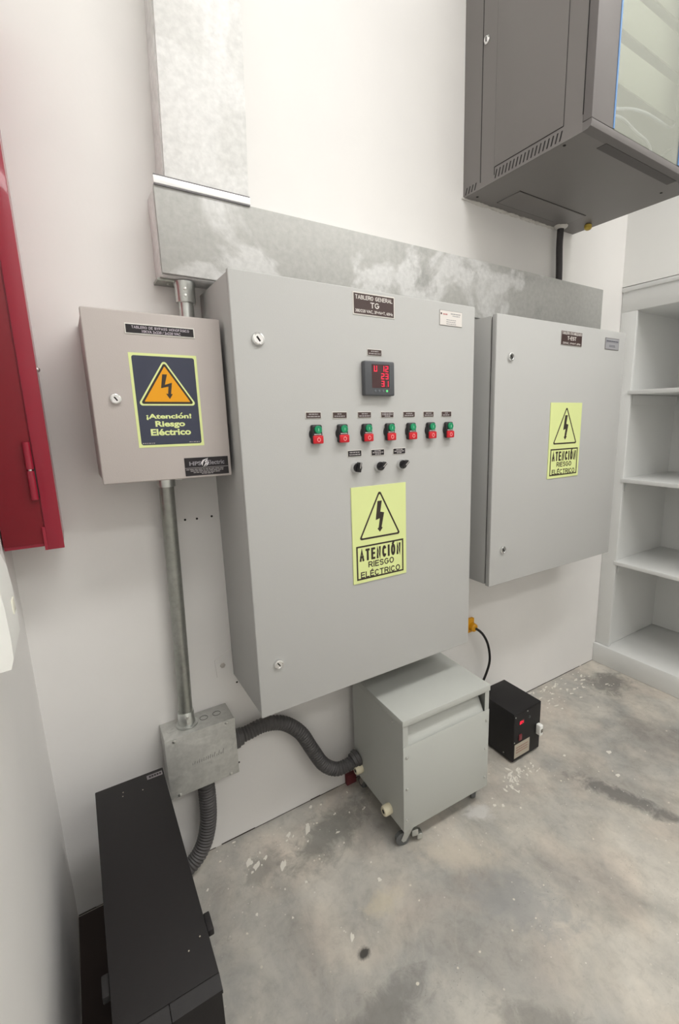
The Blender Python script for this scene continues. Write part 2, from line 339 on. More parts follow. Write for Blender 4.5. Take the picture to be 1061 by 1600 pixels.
def glyphs():
    """block capitals as centre lines in a unit box (0..1, 0..1), with their relative widths"""
    S = arc(.5, .74, .5, .26, 20, 180, 8)+[(0, .74)]+arc(.5, .74, .5, .22, 180, 262, 5)+arc(.5, .26, .5, .26, 82, 0, 5)+arc(.5, .26, .5, .26, 0, -160, 8)
    G = {'A': (1, [[(0, 0), (.5, 1), (1, 0)], [(.18, .32), (.82, .32)]]), 'B': (.9, [[(0, 0), (0, 1)]+[(.45, 1)]+arc(.55, .77, .32, .23, 90, -90)+[(0, .54)], [(0, .54), (.55, .54)]+arc(.6, .27, .4, .27, 90, -90)+[(0, 0)]]),
         'C': (.95, [arc(.5, .5, .5, .5, 38, 322, 22)]), 'D': (.95, [[(0, 0), (0, 1), (.45, 1)]+arc(.45, .5, .55, .5, 90, -90, 14)+[(0, 0)]]),
         'E': (.82, [[(1, 1), (0, 1), (0, 0), (1, 0)], [(0, .52), (.92, .52)]]), 'F': (.78, [[(1, 1), (0, 1), (0, 0)], [(0, .5), (.85, .5)]]),
         'G': (1, [arc(.5, .5, .5, .5, 42, 345, 22)+[(1, .47), (.58, .47)]]), 'I': (0.0, [[(.5, 0), (.5, 1)]]), 'K': (.9, [[(0, 0), (0, 1)], [(0, .38), (.95, 1)], [(.35, .6), (1, 0)]]),
         'L': (.75, [[(0, 1), (0, 0), (1, 0)]]), 'M': (1.1, [[(0, 0), (0, 1), (.5, .1), (1, 1), (1, 0)]]), 'N': (.92, [[(0, 0), (0, 1), (1, 0), (1, 1)]]),
         'O': (1.0, [arc(.5, .5, .5, .5, 90, 450, 28)]), 'P': (.85, [[(0, 0), (0, 1), (.5, 1)]+arc(.6, .73, .4, .27, 90, -90)+[(0, .46)]]),
         'R': (.92, [[(0, 0), (0, 1), (.5, 1)]+arc(.6, .74, .38, .26, 90, -90)+[(0, .48)], [(.55, .48), (1, 0)]]), 'S': (.85, [S]),
         'T': (.85, [[(0, 1), (1, 1)], [(.5, 1), (.5, 0)]]), 'U': (.9, [[(0, 1), (0, .36)]+arc(.5, .36, .5, .36, 180, 360)+[(1, 1)]]), 'V': (.95, [[(0, 1), (.5, 0), (1, 1)]]),
         'X': (.9, [[(0, 0), (1, 1)], [(0, 1), (1, 0)]]), 'Y': (.9, [[(0, 1), (.5, .5), (1, 1)], [(.5, .5), (.5, 0)]]), 'Z': (.85, [[(0, 1), (1, 1), (0, 0), (1, 0)]]),
         '0': (.75, [arc(.5, .5, .5, .5, 90, 450, 22)]), '1': (.3, [[(0, .78), (.8, 1), (.8, 0)]]), '2': (.75, [arc(.5, .7, .48, .3, 160, -30, 10)+[(0, 0), (1, 0)]]),
         '3': (.75, [arc(.5, .75, .45, .25, 150, -90, 9), arc(.5, .26, .5, .26, 90, -155, 9)]), '6': (.75, [arc(.5, .3, .48, .3, 0, 360, 18), [(.04, .35), (.25, .75), (.7, 1)]]),
         '8': (.75, [arc(.5, .27, .5, .27, 0, 360, 18), arc(.5, .77, .42, .23, 0, 360, 16)]), '/': (.5, [[(0, 0), (1, 1)]]), ',': (0, [[(.5, .08), (.3, -.15)]]),
         '+': (.6, [[(0, .45), (1, .45)], [(.5, .15), (.5, .75)]]), '-': (.45, [[(0, .45), (1, .45)]]), ' ': (.45, [])}
    for a_, b_ in (('Á', 'A'), ('É', 'E'), ('Ó', 'O')):
        G[a_] = (G[b_][0], G[b_][1]+[[(.42, 1.16), (.66, 1.30)]])
    return G
GL = glyphs()
def stroke(bm, P, t, y0, y1):
    P = [Vector(p) for k, p in enumerate(P) if k == 0 or (Vector(p)-Vector(P[k-1])).length > 1e-7]
    if len(P) < 2: return
    closed = (P[0]-P[-1]).length < 1e-6 and len(P) > 3
    if not closed:
        e = t*(0.5 if len(P) < 5 else 0.2)
        P[0] = P[0]+(P[0]-P[1]).normalized()*e; P[-1] = P[-1]+(P[-1]-P[-2]).normalized()*e
    if closed: P = P[:-1]
    n = len(P); Lf, Rt = [], []
    for i in range(n):
        a = P[i]-P[i-1] if (i > 0 or closed) else P[1]-P[0]
        b = P[(i+1) % n]-P[i] if (i < n-1 or closed) else P[-1]-P[-2]
        a.normalize(); b.normalize(); m = (a+b)
        m = m.normalized() if m.length > 1e-4 else a
        nn = Vector((-m.y, m.x)); c = max(0.45, abs(nn.dot(Vector((-a.y, a.x)))))
        Lf.append(P[i]+nn*t/2/c); Rt.append(P[i]-nn*t/2/c)
    V = lambda p, y: bm.verts.new((p.x, y, p.y))
    A = [V(p, y0) for p in Lf]; B = [V(p, y0) for p in Rt]; A2 = [V(p, y1) for p in Lf]; B2 = [V(p, y1) for p in Rt]
    for i in range(n if closed else n-1):
        j = (i+1) % n
        bm.faces.new((A[i], B[i], B[j], A[j])); bm.faces.new((A[i], A[j], A2[j], A2[i])); bm.faces.new((B[i], B2[i], B2[j], B[j]))
    if not closed:
        bm.faces.new((A[0], A2[0], B2[0], B[0])); bm.faces.new((A[-1], B[-1], B2[-1], A2[-1]))
def add_text(bm, body, x0, x1, z0, z1, y, bold=0.0, tw=None, gap=None):
    """capitals fitted to a rectangle; tw = stroke width as a share of the height"""
    if any(c not in GL for c in body):
        join(bm, text_bm(body, x0, x1, z0, z1, y, bold)); return bm
    h = z1-z0; acc = any(c in 'ÁÉÓ' for c in body)
    if acc: h = h/1.30
    t = h*(tw or (0.13+bold*1.2)); g_ = h*(gap if gap is not None else 0.10)
    W = sum(GL[c][0] for c in body); free = (x1-x0)-len(body)*t-(len(body)-1)*g_
    k = free/W; x = x0+t/2; q = bmesh.new()
    for i, c in enumerate(body):
        w_ = GL[c][0]*k
        for si, st_ in enumerate(GL[c][1]): stroke(q, [((x+u*w_) if w_ else (x+(u-.5)*h*.6), z0+t/2+v*(h-t)) for u, v in st_], t, y-0.0004-0.00006*si-0.00002*(i % 2), y)
        x += w_+t+g_
    bmesh.ops.recalc_face_normals(q, faces=q.faces[:])
    join(bm, q); return bm
def add_marks(bm, x0, x1, zc, h, y, rnd, word=(0.004, 0.010)):
    """illegible fine print: a row of short bars"""
    x = x0
    while x < x1-0.002:
        w_ = min(rnd.uniform(*word), x1-x); add_box(bm, x, x+w_, y-0.0004, y, zc-h/2, zc+h/2); x += w_+0.0016
    return bm

# ------------------------------------------------------------------ the room
XL, XR, YF, ZC = -0.517, 2.13, -5.2, 4.12
fl = struct('floor', box(XL-0.1, XR+0.75, YF-0.1, 0.1, -0.1, 0), floor_m)
struct('ceiling', box(XL-0.1, XR+0.75, YF-0.1, 0.1, ZC, ZC+0.1), ceil_m)
wb = struct('wall_back', box(XL-0.1, XR+0.75, 0, 0.1, 0, ZC), wall_m)
struct('wall_left', box(XL-0.1, XL, YF, 0, 0, ZC), wall_m)
struct('wall_front', box(XL-0.1, XR+0.75, YF-0.1, YF, 0, ZC), wall_m)
wr = BM(); add_box(wr, XR+0.012, XR+0.65, YF, 0, 2.125, ZC); add_box(wr, XR+0.56, XR+0.65, YF, 0, 0, 2.125)
add_box(wr, XR+0.012, XR+0.56, YF, -1.62, 0, 2.125)
struct('wall_right', wr, mat('light_lifted_wall_white', srgb(243, 243, 240), 0.6))  # wall colour made whiter to stand in for strong light on this side
for x, z in ((-0.098, 1.181), (-0.064, 1.180), (-0.020, 1.182), (0.012, 0.60), (-0.005, 0.295)):
    t = add_lathe(BM(), [(0.0032, -0.001), (0.0034, 0.0006), (0.0022, 0.0012)], 12, axis((x, 0, z), FRONT))
    obj('drill_hole', t, dark_gap, wb, label='small dark drill hole')

# dark open joint along the wall foot, and spilt paint on the floor
b = BM(); rnd = random.Random(21); x = XL+0.002
while x < XR:
    w_ = rnd.uniform(0.03, 0.12); h = rnd.uniform(0.0012, 0.0045); add_box(b, x, min(x+w_, XR), -0.0015, -0.0001, 0.0001, h); x += w_+(0.02 if rnd.random() < 0.25 else 0)
obj('foot_joint', b, mat('dark_joint', srgb(70, 62, 56), .9), wb, label='dark uneven joint at the wall foot')
def splat(bm, x, y, r, rnd, asp=1.0, a=0.0):
    t = bmesh.new(); n = 11; ph = rnd.random()*6
    P_ = [(r*(1+0.35*math.sin(3*q+ph)+rnd.uniform(-.2, .2))*math.cos(q)*asp, r*(1+0.3*math.sin(2*q+ph)+rnd.uniform(-.2, .2))*math.sin(q)) for q in [2*PI*k/n for k in range(n)]]
    zt = 0.0006+rnd.random()*0.0005
    f = t.faces.new([t.verts.new((x+u*math.cos(a)-w_*math.sin(a), y+u*math.sin(a)+w_*math.cos(a), zt)) for u, w_ in P_])
    bmesh.ops.extrude_face_region(t, geom=[f])
    for q in t.verts[n:]: q.co.z = 0.00005
    bmesh.ops.triangulate(t, faces=t.faces[:]); bmesh.ops.recalc_face_normals(t, faces=t.faces[:]); join(bm, t)
rnd = random.Random(33); b = BM()
for k in range(34):   # scraped paint by the regulator box
    t_ = rnd.random(); splat(b, 0.925+0.13*t_+rnd.gauss(0, 0.012), -0.425+0.075*t_+rnd.gauss(0, 0.022), rnd.uniform(0.0018, 0.0050), rnd, rnd.uniform(1.5, 3.6), rnd.uniform(0.2, 2.2))
for k in range(14): splat(b, rnd.uniform(1.04, 1.15), rnd.uniform(-0.42, -0.36), rnd.uniform(0.001, 0.0035), rnd, rnd.uniform(1.5, 3.5), rnd.uniform(0.2, 1.5))
for x, y, r in ((0.827, -0.434, 0.0055), (0.854, -0.454, 0.006), (0.845, -0.405, 0.003), (0.90, -0.50, 0.004), (0.30, -0.43, 0.006), (0.10, -0.30, 0.004), (0.02, -0.38, 0.003), (1.46, -0.52, 0.010), (1.36, -0.62, 0.009), (1.28, -0.42, 0.006)): splat(b, x, y, r, rnd, 1.1, 0.5)
for k in range(70):   # flecks at the foot of the back wall, right
    splat(b, rnd.uniform(1.35, 2.0), -abs(rnd.gauss(0.03, 0.11))-0.012, rnd.uniform(0.0015, 0.0058), rnd, rnd.uniform(1, 3), rnd.uniform(-0.3, 0.8))
for k in range(30):   # and left
    splat(b, rnd.uniform(-0.2, 0.42), -abs(rnd.gauss(0.02, 0.14))-0.012, rnd.uniform(0.0010, 0.0038), rnd, rnd.uniform(1, 1.8), rnd.uniform(-0.3, 1.8))
for x, y, r, q in ((-0.03, -0.125, 0.011, 1.3), (-0.015, -0.15, 0.009, 1.6), (0.06, -0.20, 0.0075, 2.6), (0.02, -0.14, 0.006, 1.3), (0.12, -0.10, 0.007, 1.5), (0.19, -0.115, 0.010, 2.2), (0.24, -0.03, 0.006, 1.2), (0.14, -0.53, 0.005, 2.4)): splat(b, x, y, r, rnd, q, 1.0)
sp = obj('paint_flecks', b, mat('spilt_white_paint', srgb(224, 220, 210), .6), fl, label='spilt white paint flecks'); sp['kind'] = 'stuff'

# ceiling lamps out of view: front pair set by shadows, rear pair added fill
for (lx, ly, lz), e, s in LIGHTS:
    t = thing('ceiling_light', 'white ceiling light panel ' + ('near the panels, ' if ly > -3 else 'added as fill light at the rear of the room, ') + ('left one' if lx < 1 else 'right one'), 'ceiling light', (lx, ly, ZC))
    b = BM(); hx, hy = s[0]/2+0.03, s[1]/2+0.03
    add_box(b, lx-hx, lx+hx, ly-hy, ly+hy, lz, ZC, 0.004)
    obj('frame', b, white_pl, t)
    obj('diffuser', box(lx-s[0]/2, lx+s[0]/2, ly-s[1]/2, ly+s[1]/2, lz-0.012, lz+0.001), mat('lit_diffuser', (1, 1, 1), 0.5, emit=(1, .98, .95, 1), es=3), t)
for k in range(6):
    y = -0.55-0.62*k
    tag(obj('ceiling_beam', box(XL, XR+0.6, y-0.05, y+0.05, ZC-0.09, ZC), mat('beam_grey', srgb(120, 118, 112), 0.7)), 'grey beam crossing the ceiling above the panels', 'beam', 'ceiling beams')

# ------------------------------------------------------------------ built-in shelves
t = thing('built_in_shelves', 'white open shelving unit set in the right wall beside the smaller panel', 'shelves', (XR, 0, 0))
SF = XR+0.02; SB = XR+0.555; SY = -1.6
obj('stile', box(SF, SF+0.02, -0.088, -0.001, 0.12, 2.0, 0.002), shelf_m, t)
obj('stile', box(SF, SF+0.02, SY, SY+0.087, 0.12, 2.0, 0.002), shelf_m, t)
obj('side_panel', box(SF+0.02, SB, -0.075, -0.001, 0.12, 2.0), shelf_m, t)
obj('side_panel', box(SF+0.02, SB, SY, SY+0.02, 0.12, 2.0), shelf_m, t)
obj('back_panel', box(SB-0.012, SB, SY+0.02, -0.075, 0.12, 2.0), shelf_m, t)
obj('top_rail', add_box(box(SF, SF+0.02, SY, -0.001, 2.0, 2.11, 0.002), SF+0.02, SB, SY, -0.001, 2.0, 2.02), shelf_m, t)
obj('top_trim', box(SF-0.008, SF+0.02, SY, -0.001, 2.1, 2.122, 0.002), shelf_m, t)
b = box(XR+0.002, SB, SY, -0.001, 0, 0.118, 0.003); obj('base', b, shelf_m, t)
for z in (1.60, 1.127, 0.65):
    s = obj('shelf', box(SF-0.004, SB-0.013, SY+0.021, -0.076, z-0.022, z, 0.002), shelf_m, t)
    obj('shelf_support', box(SF+0.03, SB-0.02, -0.087, -0.0755, z-0.075, z-0.024), shelf_m, s)

# ------------------------------------------------------------------ galvanized ducts
t = thing('cable_duct', 'mottled galvanized duct running level along the wall behind the panels', 'cable duct', (0, 0, 1.85))
obj('tray', box(-0.108, 1.818, -0.081, -0.0005, 1.846, 2.05, 0.002), galv_v, t)
obj('gap_shadow_strip', box(-0.105, 1.815, -0.0895, -0.0808, 1.8500, 2.046), dark_gap, t)
obj('cover', box(-0.108, 1.820, -0.100, -0.0897, 1.848, 2.052, 0.001), galv_h, t)
b = BM(); add_box(b, -0.115, -0.045, -0.06, -0.001, 1.838, 1.8455, 0.001); obj('end_tab', b, galv_p, t)
b = add_lathe(BM(), [(0.004, 0), (0.004, 0.002), (0.002, 0.003)], 12, axis((-0.085, -0.035, 1.838), (0, 0, -1))); obj('screw', b, steel, t)
t = thing('cable_duct', 'bright galvanized duct rising to the ceiling above the bypass panel', 'cable duct', (0, 0, 2.055))
def shear(bm):
    for v in bm.verts: v.co.x += (v.co.z-2.055)*0.034
    return bm
obj('tray', shear(box(-0.082, 0.131, -0.088, -0.0005, 2.0535, ZC-0.001)), galv_v, t)
obj('cover', shear(box(-0.080, 0.132, -0.098, -0.089, 2.071, ZC-0.001, 0.001)), galv_v, t)
b = BM(); add_box(b, -0.108, 0.134, -0.106, -0.0985, 2.0525, 2.070, 0.0015)
obj('joint_strip', b, bright_tin, t, label='bright folded metal strip')
b = box(-0.107, 0.133, -0.1045, -0.0985, 2.0495, 2.0525); add_box(b, -0.107, 0.133, -0.1045, -0.0985, 2.0700, 2.0730)
obj('strip_edge', b, mat('folded_edge_grey', srgb(120, 118, 120), .5), t)

# ------------------------------------------------------------------ network rack cabinet
RX0, RX1, RZ0, RZ1, RD = 1.013, 1.70, 2.297, 3.13, 0.543
t = thing('wall_rack_cabinet', 'charcoal wall-mounted network cabinet with glass door at upper right', 'network cabinet', (1.35, 0, RZ0))
b = BM()
add_box(b, RX0, RX0+0.012, -RD+0.03, 0, RZ0, RZ1)
add_box(b, RX1-0.012, RX1, -RD+0.03, 0, RZ0, RZ1)
add_box(b, RX0+0.012, RX1-0.012, -0.012, 0, RZ0, RZ1)
add_box(b, RX0+0.012, RX1-0.012, -RD+0.03, -0.012, RZ0, RZ0+0.012)
add_box(b, RX0+0.012, RX1-0.012, -RD+0.03, -0.012, RZ1-0.012, RZ1)
for v in b.verts: v.co.y = min(v.co.y, -0.0008)
obj('body', b, rack_m, t)
# lower front rail with a rounded nose
b = BM(); tb = bmesh.new()
prof = [(-RD+0.03, RZ0), (-RD+0.012, RZ0+0.001), (-RD+0.003, RZ0+0.006), (-RD, RZ0+0.014), (-RD, RZ0+0.024), (-RD+0.03, RZ0+0.024)]
for x in (RX0, RX1):
    vs = [tb.verts.new((x, y, z)) for y, z in prof]; tb.faces.new(vs)
tb.verts.ensure_lookup_table()
n = len(prof)
for k in range(n): tb.faces.new((tb.verts[k], tb.verts[(k+1) % n], tb.verts[n+(k+1) % n], tb.verts[n+k]))
bmesh.ops.recalc_face_normals(tb, faces=tb.faces[:]); join(b, tb)
obj('front_rail', b, rack_l, t)
obj('side_panel', box(RX0-0.0025, RX0-0.0002, -0.446, -0.161, RZ0+0.045, RZ1-0.04, 0.001), rack_m, t)
b = BM()
for y in (-0.0925, -0.161, -0.446, -0.513): add_box(b, RX0-0.001, RX0+0.0005, y-0.0012, y+0.0012, RZ0+(0.02 if y > -0.2 else 0.045), RZ1-0.02)
add_box(b, RX0-0.001, RX0+0.0005, -0.446, -0.161, RZ0+0.0435, RZ0+0.0452)
obj('panel_seam', b, rack_seam, t)
def slots(ys, z0, z1):
    b = BM()
    for y in ys:
        q = bmesh.new(); a = [q.verts.new((RX0-0.0006, yy, zz)) for yy, zz in ((y, z0), (y-0.005, z0), (y-0.013, z1), (y-0.008, z1))]
        c = [q.verts.new((RX0+0.0004, v.co.y, v.co.z)) for v in a]; q.faces.new(a); q.faces.new(list(reversed(c)))
        for k in range(4): q.faces.new((a[k], c[k], c[(k+1) % 4], a[(k+1) % 4]))
        bmesh.ops.recalc_face_normals(q, faces=q.faces[:]); join(b, q)
    return b
obj('vent_slots', slots([-0.163-0.0158*k for k in range(18)], RZ0+0.008, RZ0+0.034), rack_seam, t)
obj('vent_slots', slots([-0.012-0.016*k for k in range(4)], RZ0+0.006, RZ0+0.028), rack_seam, t)
b = add_lathe(BM(), [(0.013, 0), (0.013, 0.004), (0.010, 0.007), (0.004, 0.0075)], 20, axis((RX0, -0.112, 2.751), (-1, 0, 0)))
lk = obj('lock', b, chrome, t)
obj('keyhole', box(RX0-0.0082, RX0-0.0070, -0.114, -0.110, 2.744, 2.758), dark_gap, lk)
dr = BM()
add_box(dr, RX0, 1.121, -RD, -RD+0.03, RZ0+0.026, RZ1, 0.002)
add_box(dr, 1.535, RX1, -RD, -RD+0.03, RZ0+0.026, RZ1, 0.002)
add_box(dr, 1.121, 1.535, -RD, -RD+0.03, RZ1-0.04, RZ1, 0.002)
d = obj('door', dr, rack_l, t)
def film_glass():
    """thin pane with a hazy protective film: part clear, part milky, with a mirror coat"""
    m = bpy.data.materials.new('hazy_filmed_glass'); m.use_nodes = True; nt = m.node_tree; N = nt.nodes; out = N['Material Output']; N.remove(N['Principled BSDF'])
    tr = N.new('ShaderNodeBsdfTransparent'); tr.inputs[0].default_value = (0.90, 0.92, 0.88, 1)
    di = N.new('ShaderNodeBsdfDiffuse'); di.inputs[0].default_value = (*srgb(205, 207, 196)[:3], 1)
    gl = N.new('ShaderNodeBsdfGlossy'); gl.inputs['Roughness'].default_value = 0.08
    fr = N.new('ShaderNodeFresnel'); fr.inputs[0].default_value = 1.5
    m1 = N.new('ShaderNodeMixShader'); m1.inputs[0].default_value = 0.26; nt.links.new(tr.outputs[0], m1.inputs[1]); nt.links.new(di.outputs[0], m1.inputs[2])
    m2 = N.new('ShaderNodeMixShader'); ge = N.new('ShaderNodeNewGeometry'); inv = N.new('ShaderNodeMath'); inv.operation = 'SUBTRACT'; inv.inputs[0].default_value = 1; nt.links.new(ge.outputs['Backfacing'], inv.inputs[1]); mu = N.new('ShaderNodeMath'); mu.operation = 'MULTIPLY'; nt.links.new(fr.outputs[0], mu.inputs[0]); nt.links.new(inv.outputs[0], mu.inputs[1]); nt.links.new(mu.outputs[0], m2.inputs[0]); nt.links.new(m1.outputs[0], m2.inputs[1]); nt.links.new(gl.outputs[0], m2.inputs[2])
    nt.links.new(m2.outputs[0], out.inputs['Surface']); return m
glass = film_glass()
obj('glass_pane', box(1.121, 1.535, -RD+0.002, -RD+0.007, RZ0+0.028, RZ1-0.04), glass, d)
for x0, x1 in ((1.121, 1.128), (1.520, 1.534)):
    obj('film_edge', box(x0, x1, -RD-0.001, -RD+0.0018, RZ0+0.028, RZ1-0.045), blue_film, d, label='blue protective film edge')
b = BM(); add_box(b, 1.15, 1.56, -0.16, -0.05, RZ0-0.003, RZ0-0.0002, 0.001); obj('bottom_plate', b, rack_m, t)
b = BM(); add_box(b, 1.149, 1.561, -0.1625, -0.1602, RZ0-0.001, RZ0); add_box(b, 1.15, 1.50, -0.0498, -0.046, RZ0-0.001, RZ0); obj('plate_seam', b, rack_seam, t)
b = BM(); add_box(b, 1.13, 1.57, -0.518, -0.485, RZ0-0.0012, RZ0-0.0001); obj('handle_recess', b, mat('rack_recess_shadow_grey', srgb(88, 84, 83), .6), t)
for x, y in ((1.03, -0.44), (1.62, -0.44), (1.05, -0.04), (1.54, -0.145)):
    obj('screw', add_lathe(BM(), [(0.005, 0), (0.005, 0.001), (0.002, 0.002)], 10, axis((x, y, RZ0), (0, 0, -1))), rack_seam, t)
rnd = random.Random(3)
b = BM()
for k in range(26):
    x = 1.02+k*0.022; r = rnd.uniform(0.003, 0.009)
    q = bmesh.new(); bmesh.ops.create_icosphere(q, subdivisions=2, radius=1)
    for v in q.verts: v.co *= 1+rnd.uniform(-0.15, 0.15)
    join(b, q, Matrix.Translation((x, -0.004, RZ0-0.002)) @ Matrix.Diagonal((0.017, r*1.1, r, 1)))
for v in b.verts: v.co.y = min(v.co.y, -0.0008)
obj('sealant_bead', b, sealant, t, label='white sealant bead')
b = add_lathe(BM(), [(0.012, 0), (0.016, 0.004), (0.016, 0.016), (0.010, 0.022)], 16, axis((1.655, -0.11, RZ0), (0, 0, -1))); obj('grommet', b, mat('dull_yellow', srgb(190, 165, 70), 0.5), t, label='dull yellow grommet')
# mounting rails, units and patch leads seen through the glass
for x0, x1 in ((RX0+0.0125, RX0+0.045), (RX1-0.045, RX1-0.0125)): obj('mounting_rail', box(x0, x1, -0.468, -0.450, RZ0+0.0125, RZ1-0.0125), rack_m, t)
unit_m = mat('pale_grey_unit_front', srgb(168, 168, 162), 0.5)
for k, (z0, z1, lab) in enumerate(((2.515, 2.625, 'lowest pale grey unit behind the glass of the network cabinet'), (2.663, 2.770, 'middle pale grey unit behind the glass of the network cabinet'), (2.808, 2.93, 'upper pale grey unit behind the glass of the network cabinet'))):
    tag(obj('rack_unit', box(RX0+0.020, RX1-0.020, -0.474, -0.4685, z0, z1, 0.001), unit_m), lab, 'rack unit', 'units inside the network cabinet')
tag(obj('patch_lead', add_tube(BM(), [(1.10, -0.479, 2.36), (1.17, -0.479, 2.42), (1.242, -0.478, 2.442), (1.315, -0.478, 2.464), (1.404, -0.478, 2.479), (1.492, -0.478, 2.481), (1.566, -0.478, 2.483), (1.614, -0.476, 2.509), (1.64, -0.476, 2.54)], 0.0042, 10), pale_cable), 'pale lilac lead arching to the right behind the cabinet glass', 'cable')
tag(obj('patch_lead', add_tube(BM(), [(1.12, -0.475, 2.314), (1.18, -0.475, 2.40), (1.242, -0.475, 2.423), (1.288, -0.475, 2.425), (1.358, -0.475, 2.412), (1.448, -0.475, 2.396), (1.52, -0.45, 2.35), (1.55, -0.42, 2.313)], 0.0038, 10), pale_cable), 'pale lilac lead drooping to the cabinet floor behind the glass', 'cable')
tag(obj('patch_lead', add_tube(BM(), [(1.50, -0.475, 2.314), (1.549, -0.475, 2.393), (1.606, -0.475, 2.428), (1.655, -0.475, 2.447)], 0.0036, 10), cord_m), 'short dark lead at the right edge behind the cabinet glass', 'cable')
# dark cable from the rack to the duct
t = thing('drop_cable', 'thick dark cable dropping from the network cabinet into the duct', 'cable', (1.575, -0.03, 2.05))
obj('sheath', add_tube(BM(), [(1.566, -0.035, RZ0), (1.567, -0.032, 2.22), (1.574, -0.032, 2.12), (1.576, -0.032, 2.053)], 0.0145, 14), cable_m, t)
obj('sealing_collar', add_lathe(BM(), [(0.030, 0.0), (0.027, 0.006), (0.018, 0.012)], 16, axis((1.566, -0.036, RZ0-0.001), (0, 0, -1))), sealant, t)

# ------------------------------------------------------------------ electrical panels
def add_screwlock(parent, x, y, z, r, label='round chrome lock'):
    b = add_lathe(BM(), [(r, 0), (r, 0.003), (r*0.9, 0.007), (r*0.72, 0.008), (r*0.70, 0.0065), (0.002, 0.0063)], 28, axis((x, y, z), FRONT))
    lk = obj('lock', b, chrome, parent, label=label)
    q = BM(); add_box(q, -r*0.42, r*0.42, -0.0012, 0, -r*0.12, r*0.12); bmesh.ops.transform(q, matrix=Matrix.Translation((x, y-0.0063, z)) @ Matrix.Rotation(math.radians(55), 4, 'Y'), verts=q.verts[:])
    obj('key_slot', q, dark_gap, lk)
def cabinet(name, label, x0, x1, z0, z1, d, m, lip=0.024):
    t = thing(name, label, 'electrical panel', ((x0+x1)/2, 0, z0))
    obj('body', box(x0+0.003, x1-0.003, -d+lip+0.007, -0.0008, z0+0.003, z1-0.003, 0.003), m, t)
    obj('door_seal', box(x0+0.008, x1-0.008, -d+lip-0.001, -d+lip+0.0075, z0+0.008, z1-0.008), dark_gap, t)
    dd = box(x0, x1, -d, -d+lip-0.001, z0, z1, 0.0035, seg=3)
    obj('door', dd, m, t)
    return t
def plate(parent, x0, x1, z0, z1, y, base, name='nameplate', border=0.003, border_m=None, label=None, th=0.0016):
    """thin engraved plate with a pale border; returns (object, y of its face)"""
    p = obj(name, box(x0, x1, y-th, y, z0, z1, 0.0004, seg=1), border_m or plate_edge, parent, label=label)
    obj('plate_face', box(x0+border, x1-border, y-th-0.0006, y-th, z0+border, z1-border), base, p)
    return p, y-th-0.0006
def bolt_poly(cx, cz, s, slim=1.0):
    """lightning arrow; s = overall height"""
    P = [(-0.07, 0.5), (0.09, 0.5), (0.025, 0.15), (0.17, 0.11), (0.065, -0.35), (0.105, -0.375), (0, -0.5), (-0.09, -0.39), (-0.045, -0.36), (0.005, -0.06), (-0.15, -0.10)]
    if slim > 0.9: P = [(-0.13, 0.5), (0.05, 0.5), (-0.07, 0.08), (0.21, 0.17), (0.135, -0.29), (0.20, -0.29), (0.07, -0.5), (-0.06, -0.28), (0.02, -0.29), (0.06, 0.01), (-0.23, -0.06)]
    return [(cx+x*s, cz+z*s) for x, z in P]
YG = 0.0008
def hazard_sign(parent, x0, x1, z0, z1, y):
    """ATENCION RIESGO ELECTRICO plate, luminous board"""
    w_, h = x1-x0, z1-z0; P = lambda u, v: (x0+u*w_, z1-v*h)
    s = obj('warning_sign', box(x0, x1, y-0.003, y, z0, z1, 0.0005, seg=1), lumi, parent, label='pale yellow-green warning sign with lightning arrow')
    yf = y-0.003
    b = BM()
    tri = [P(0.5, 0.045), P(0.885, 0.545), P(0.115, 0.545)]
    cen = Vector((sum(p[0] for p in tri)/3, sum(p[1] for p in tri)/3))
    o_ = rounded(tri, 0.006); 
    inn = [tuple(cen+(Vector(p)-cen)*0.89) for p in tri]; i_ = rounded(inn, 0.003)
    add_ring(b, o_, i_, yf-0.0005, yf)
    add_prism(b, bolt_poly(*P(0.495, 0.325), 0.325*h, 0.72), yf-0.0005, yf)
    obj('symbol', b, ink, s)
    b = BM()
    fr = [P(0.06, 0.605), P(0.94, 0.605), P(0.94, 0.965), P(0.06, 0.965)]
    k = 0.009
    fi = [(fr[0][0]+k*.55, fr[0][1]-k*.55), (fr[1][0]-k*.55, fr[1][1]-k*.55), (fr[2][0]-k*.55, fr[2][1]+k*.55), (fr[3][0]+k*.55, fr[3][1]+k*.55)]
    add_ring(b, fr, fi, yf-0.0005, yf); obj('text_frame', b, ink, s)
    b = BM()
    def T(txt, u0, u1, v0, v1, bold=0): 
        a, c = P(u0, v1); e, f = P(u1, v0); add_text(b, txt, a, e, c, f, yf, tw=bold, gap=0.07 if bold > .2 else .14)
    T('ATENCIÓN', 0.115, 0.885, 0.605, 0.768, 0.185)
    T('RIESGO', 0.27, 0.75, 0.785, 0.850, 0.17)
    T('ELÉCTRICO', 0.13, 0.87, 0.864, 0.948, 0.17)
    obj('lettering', b, ink, s)

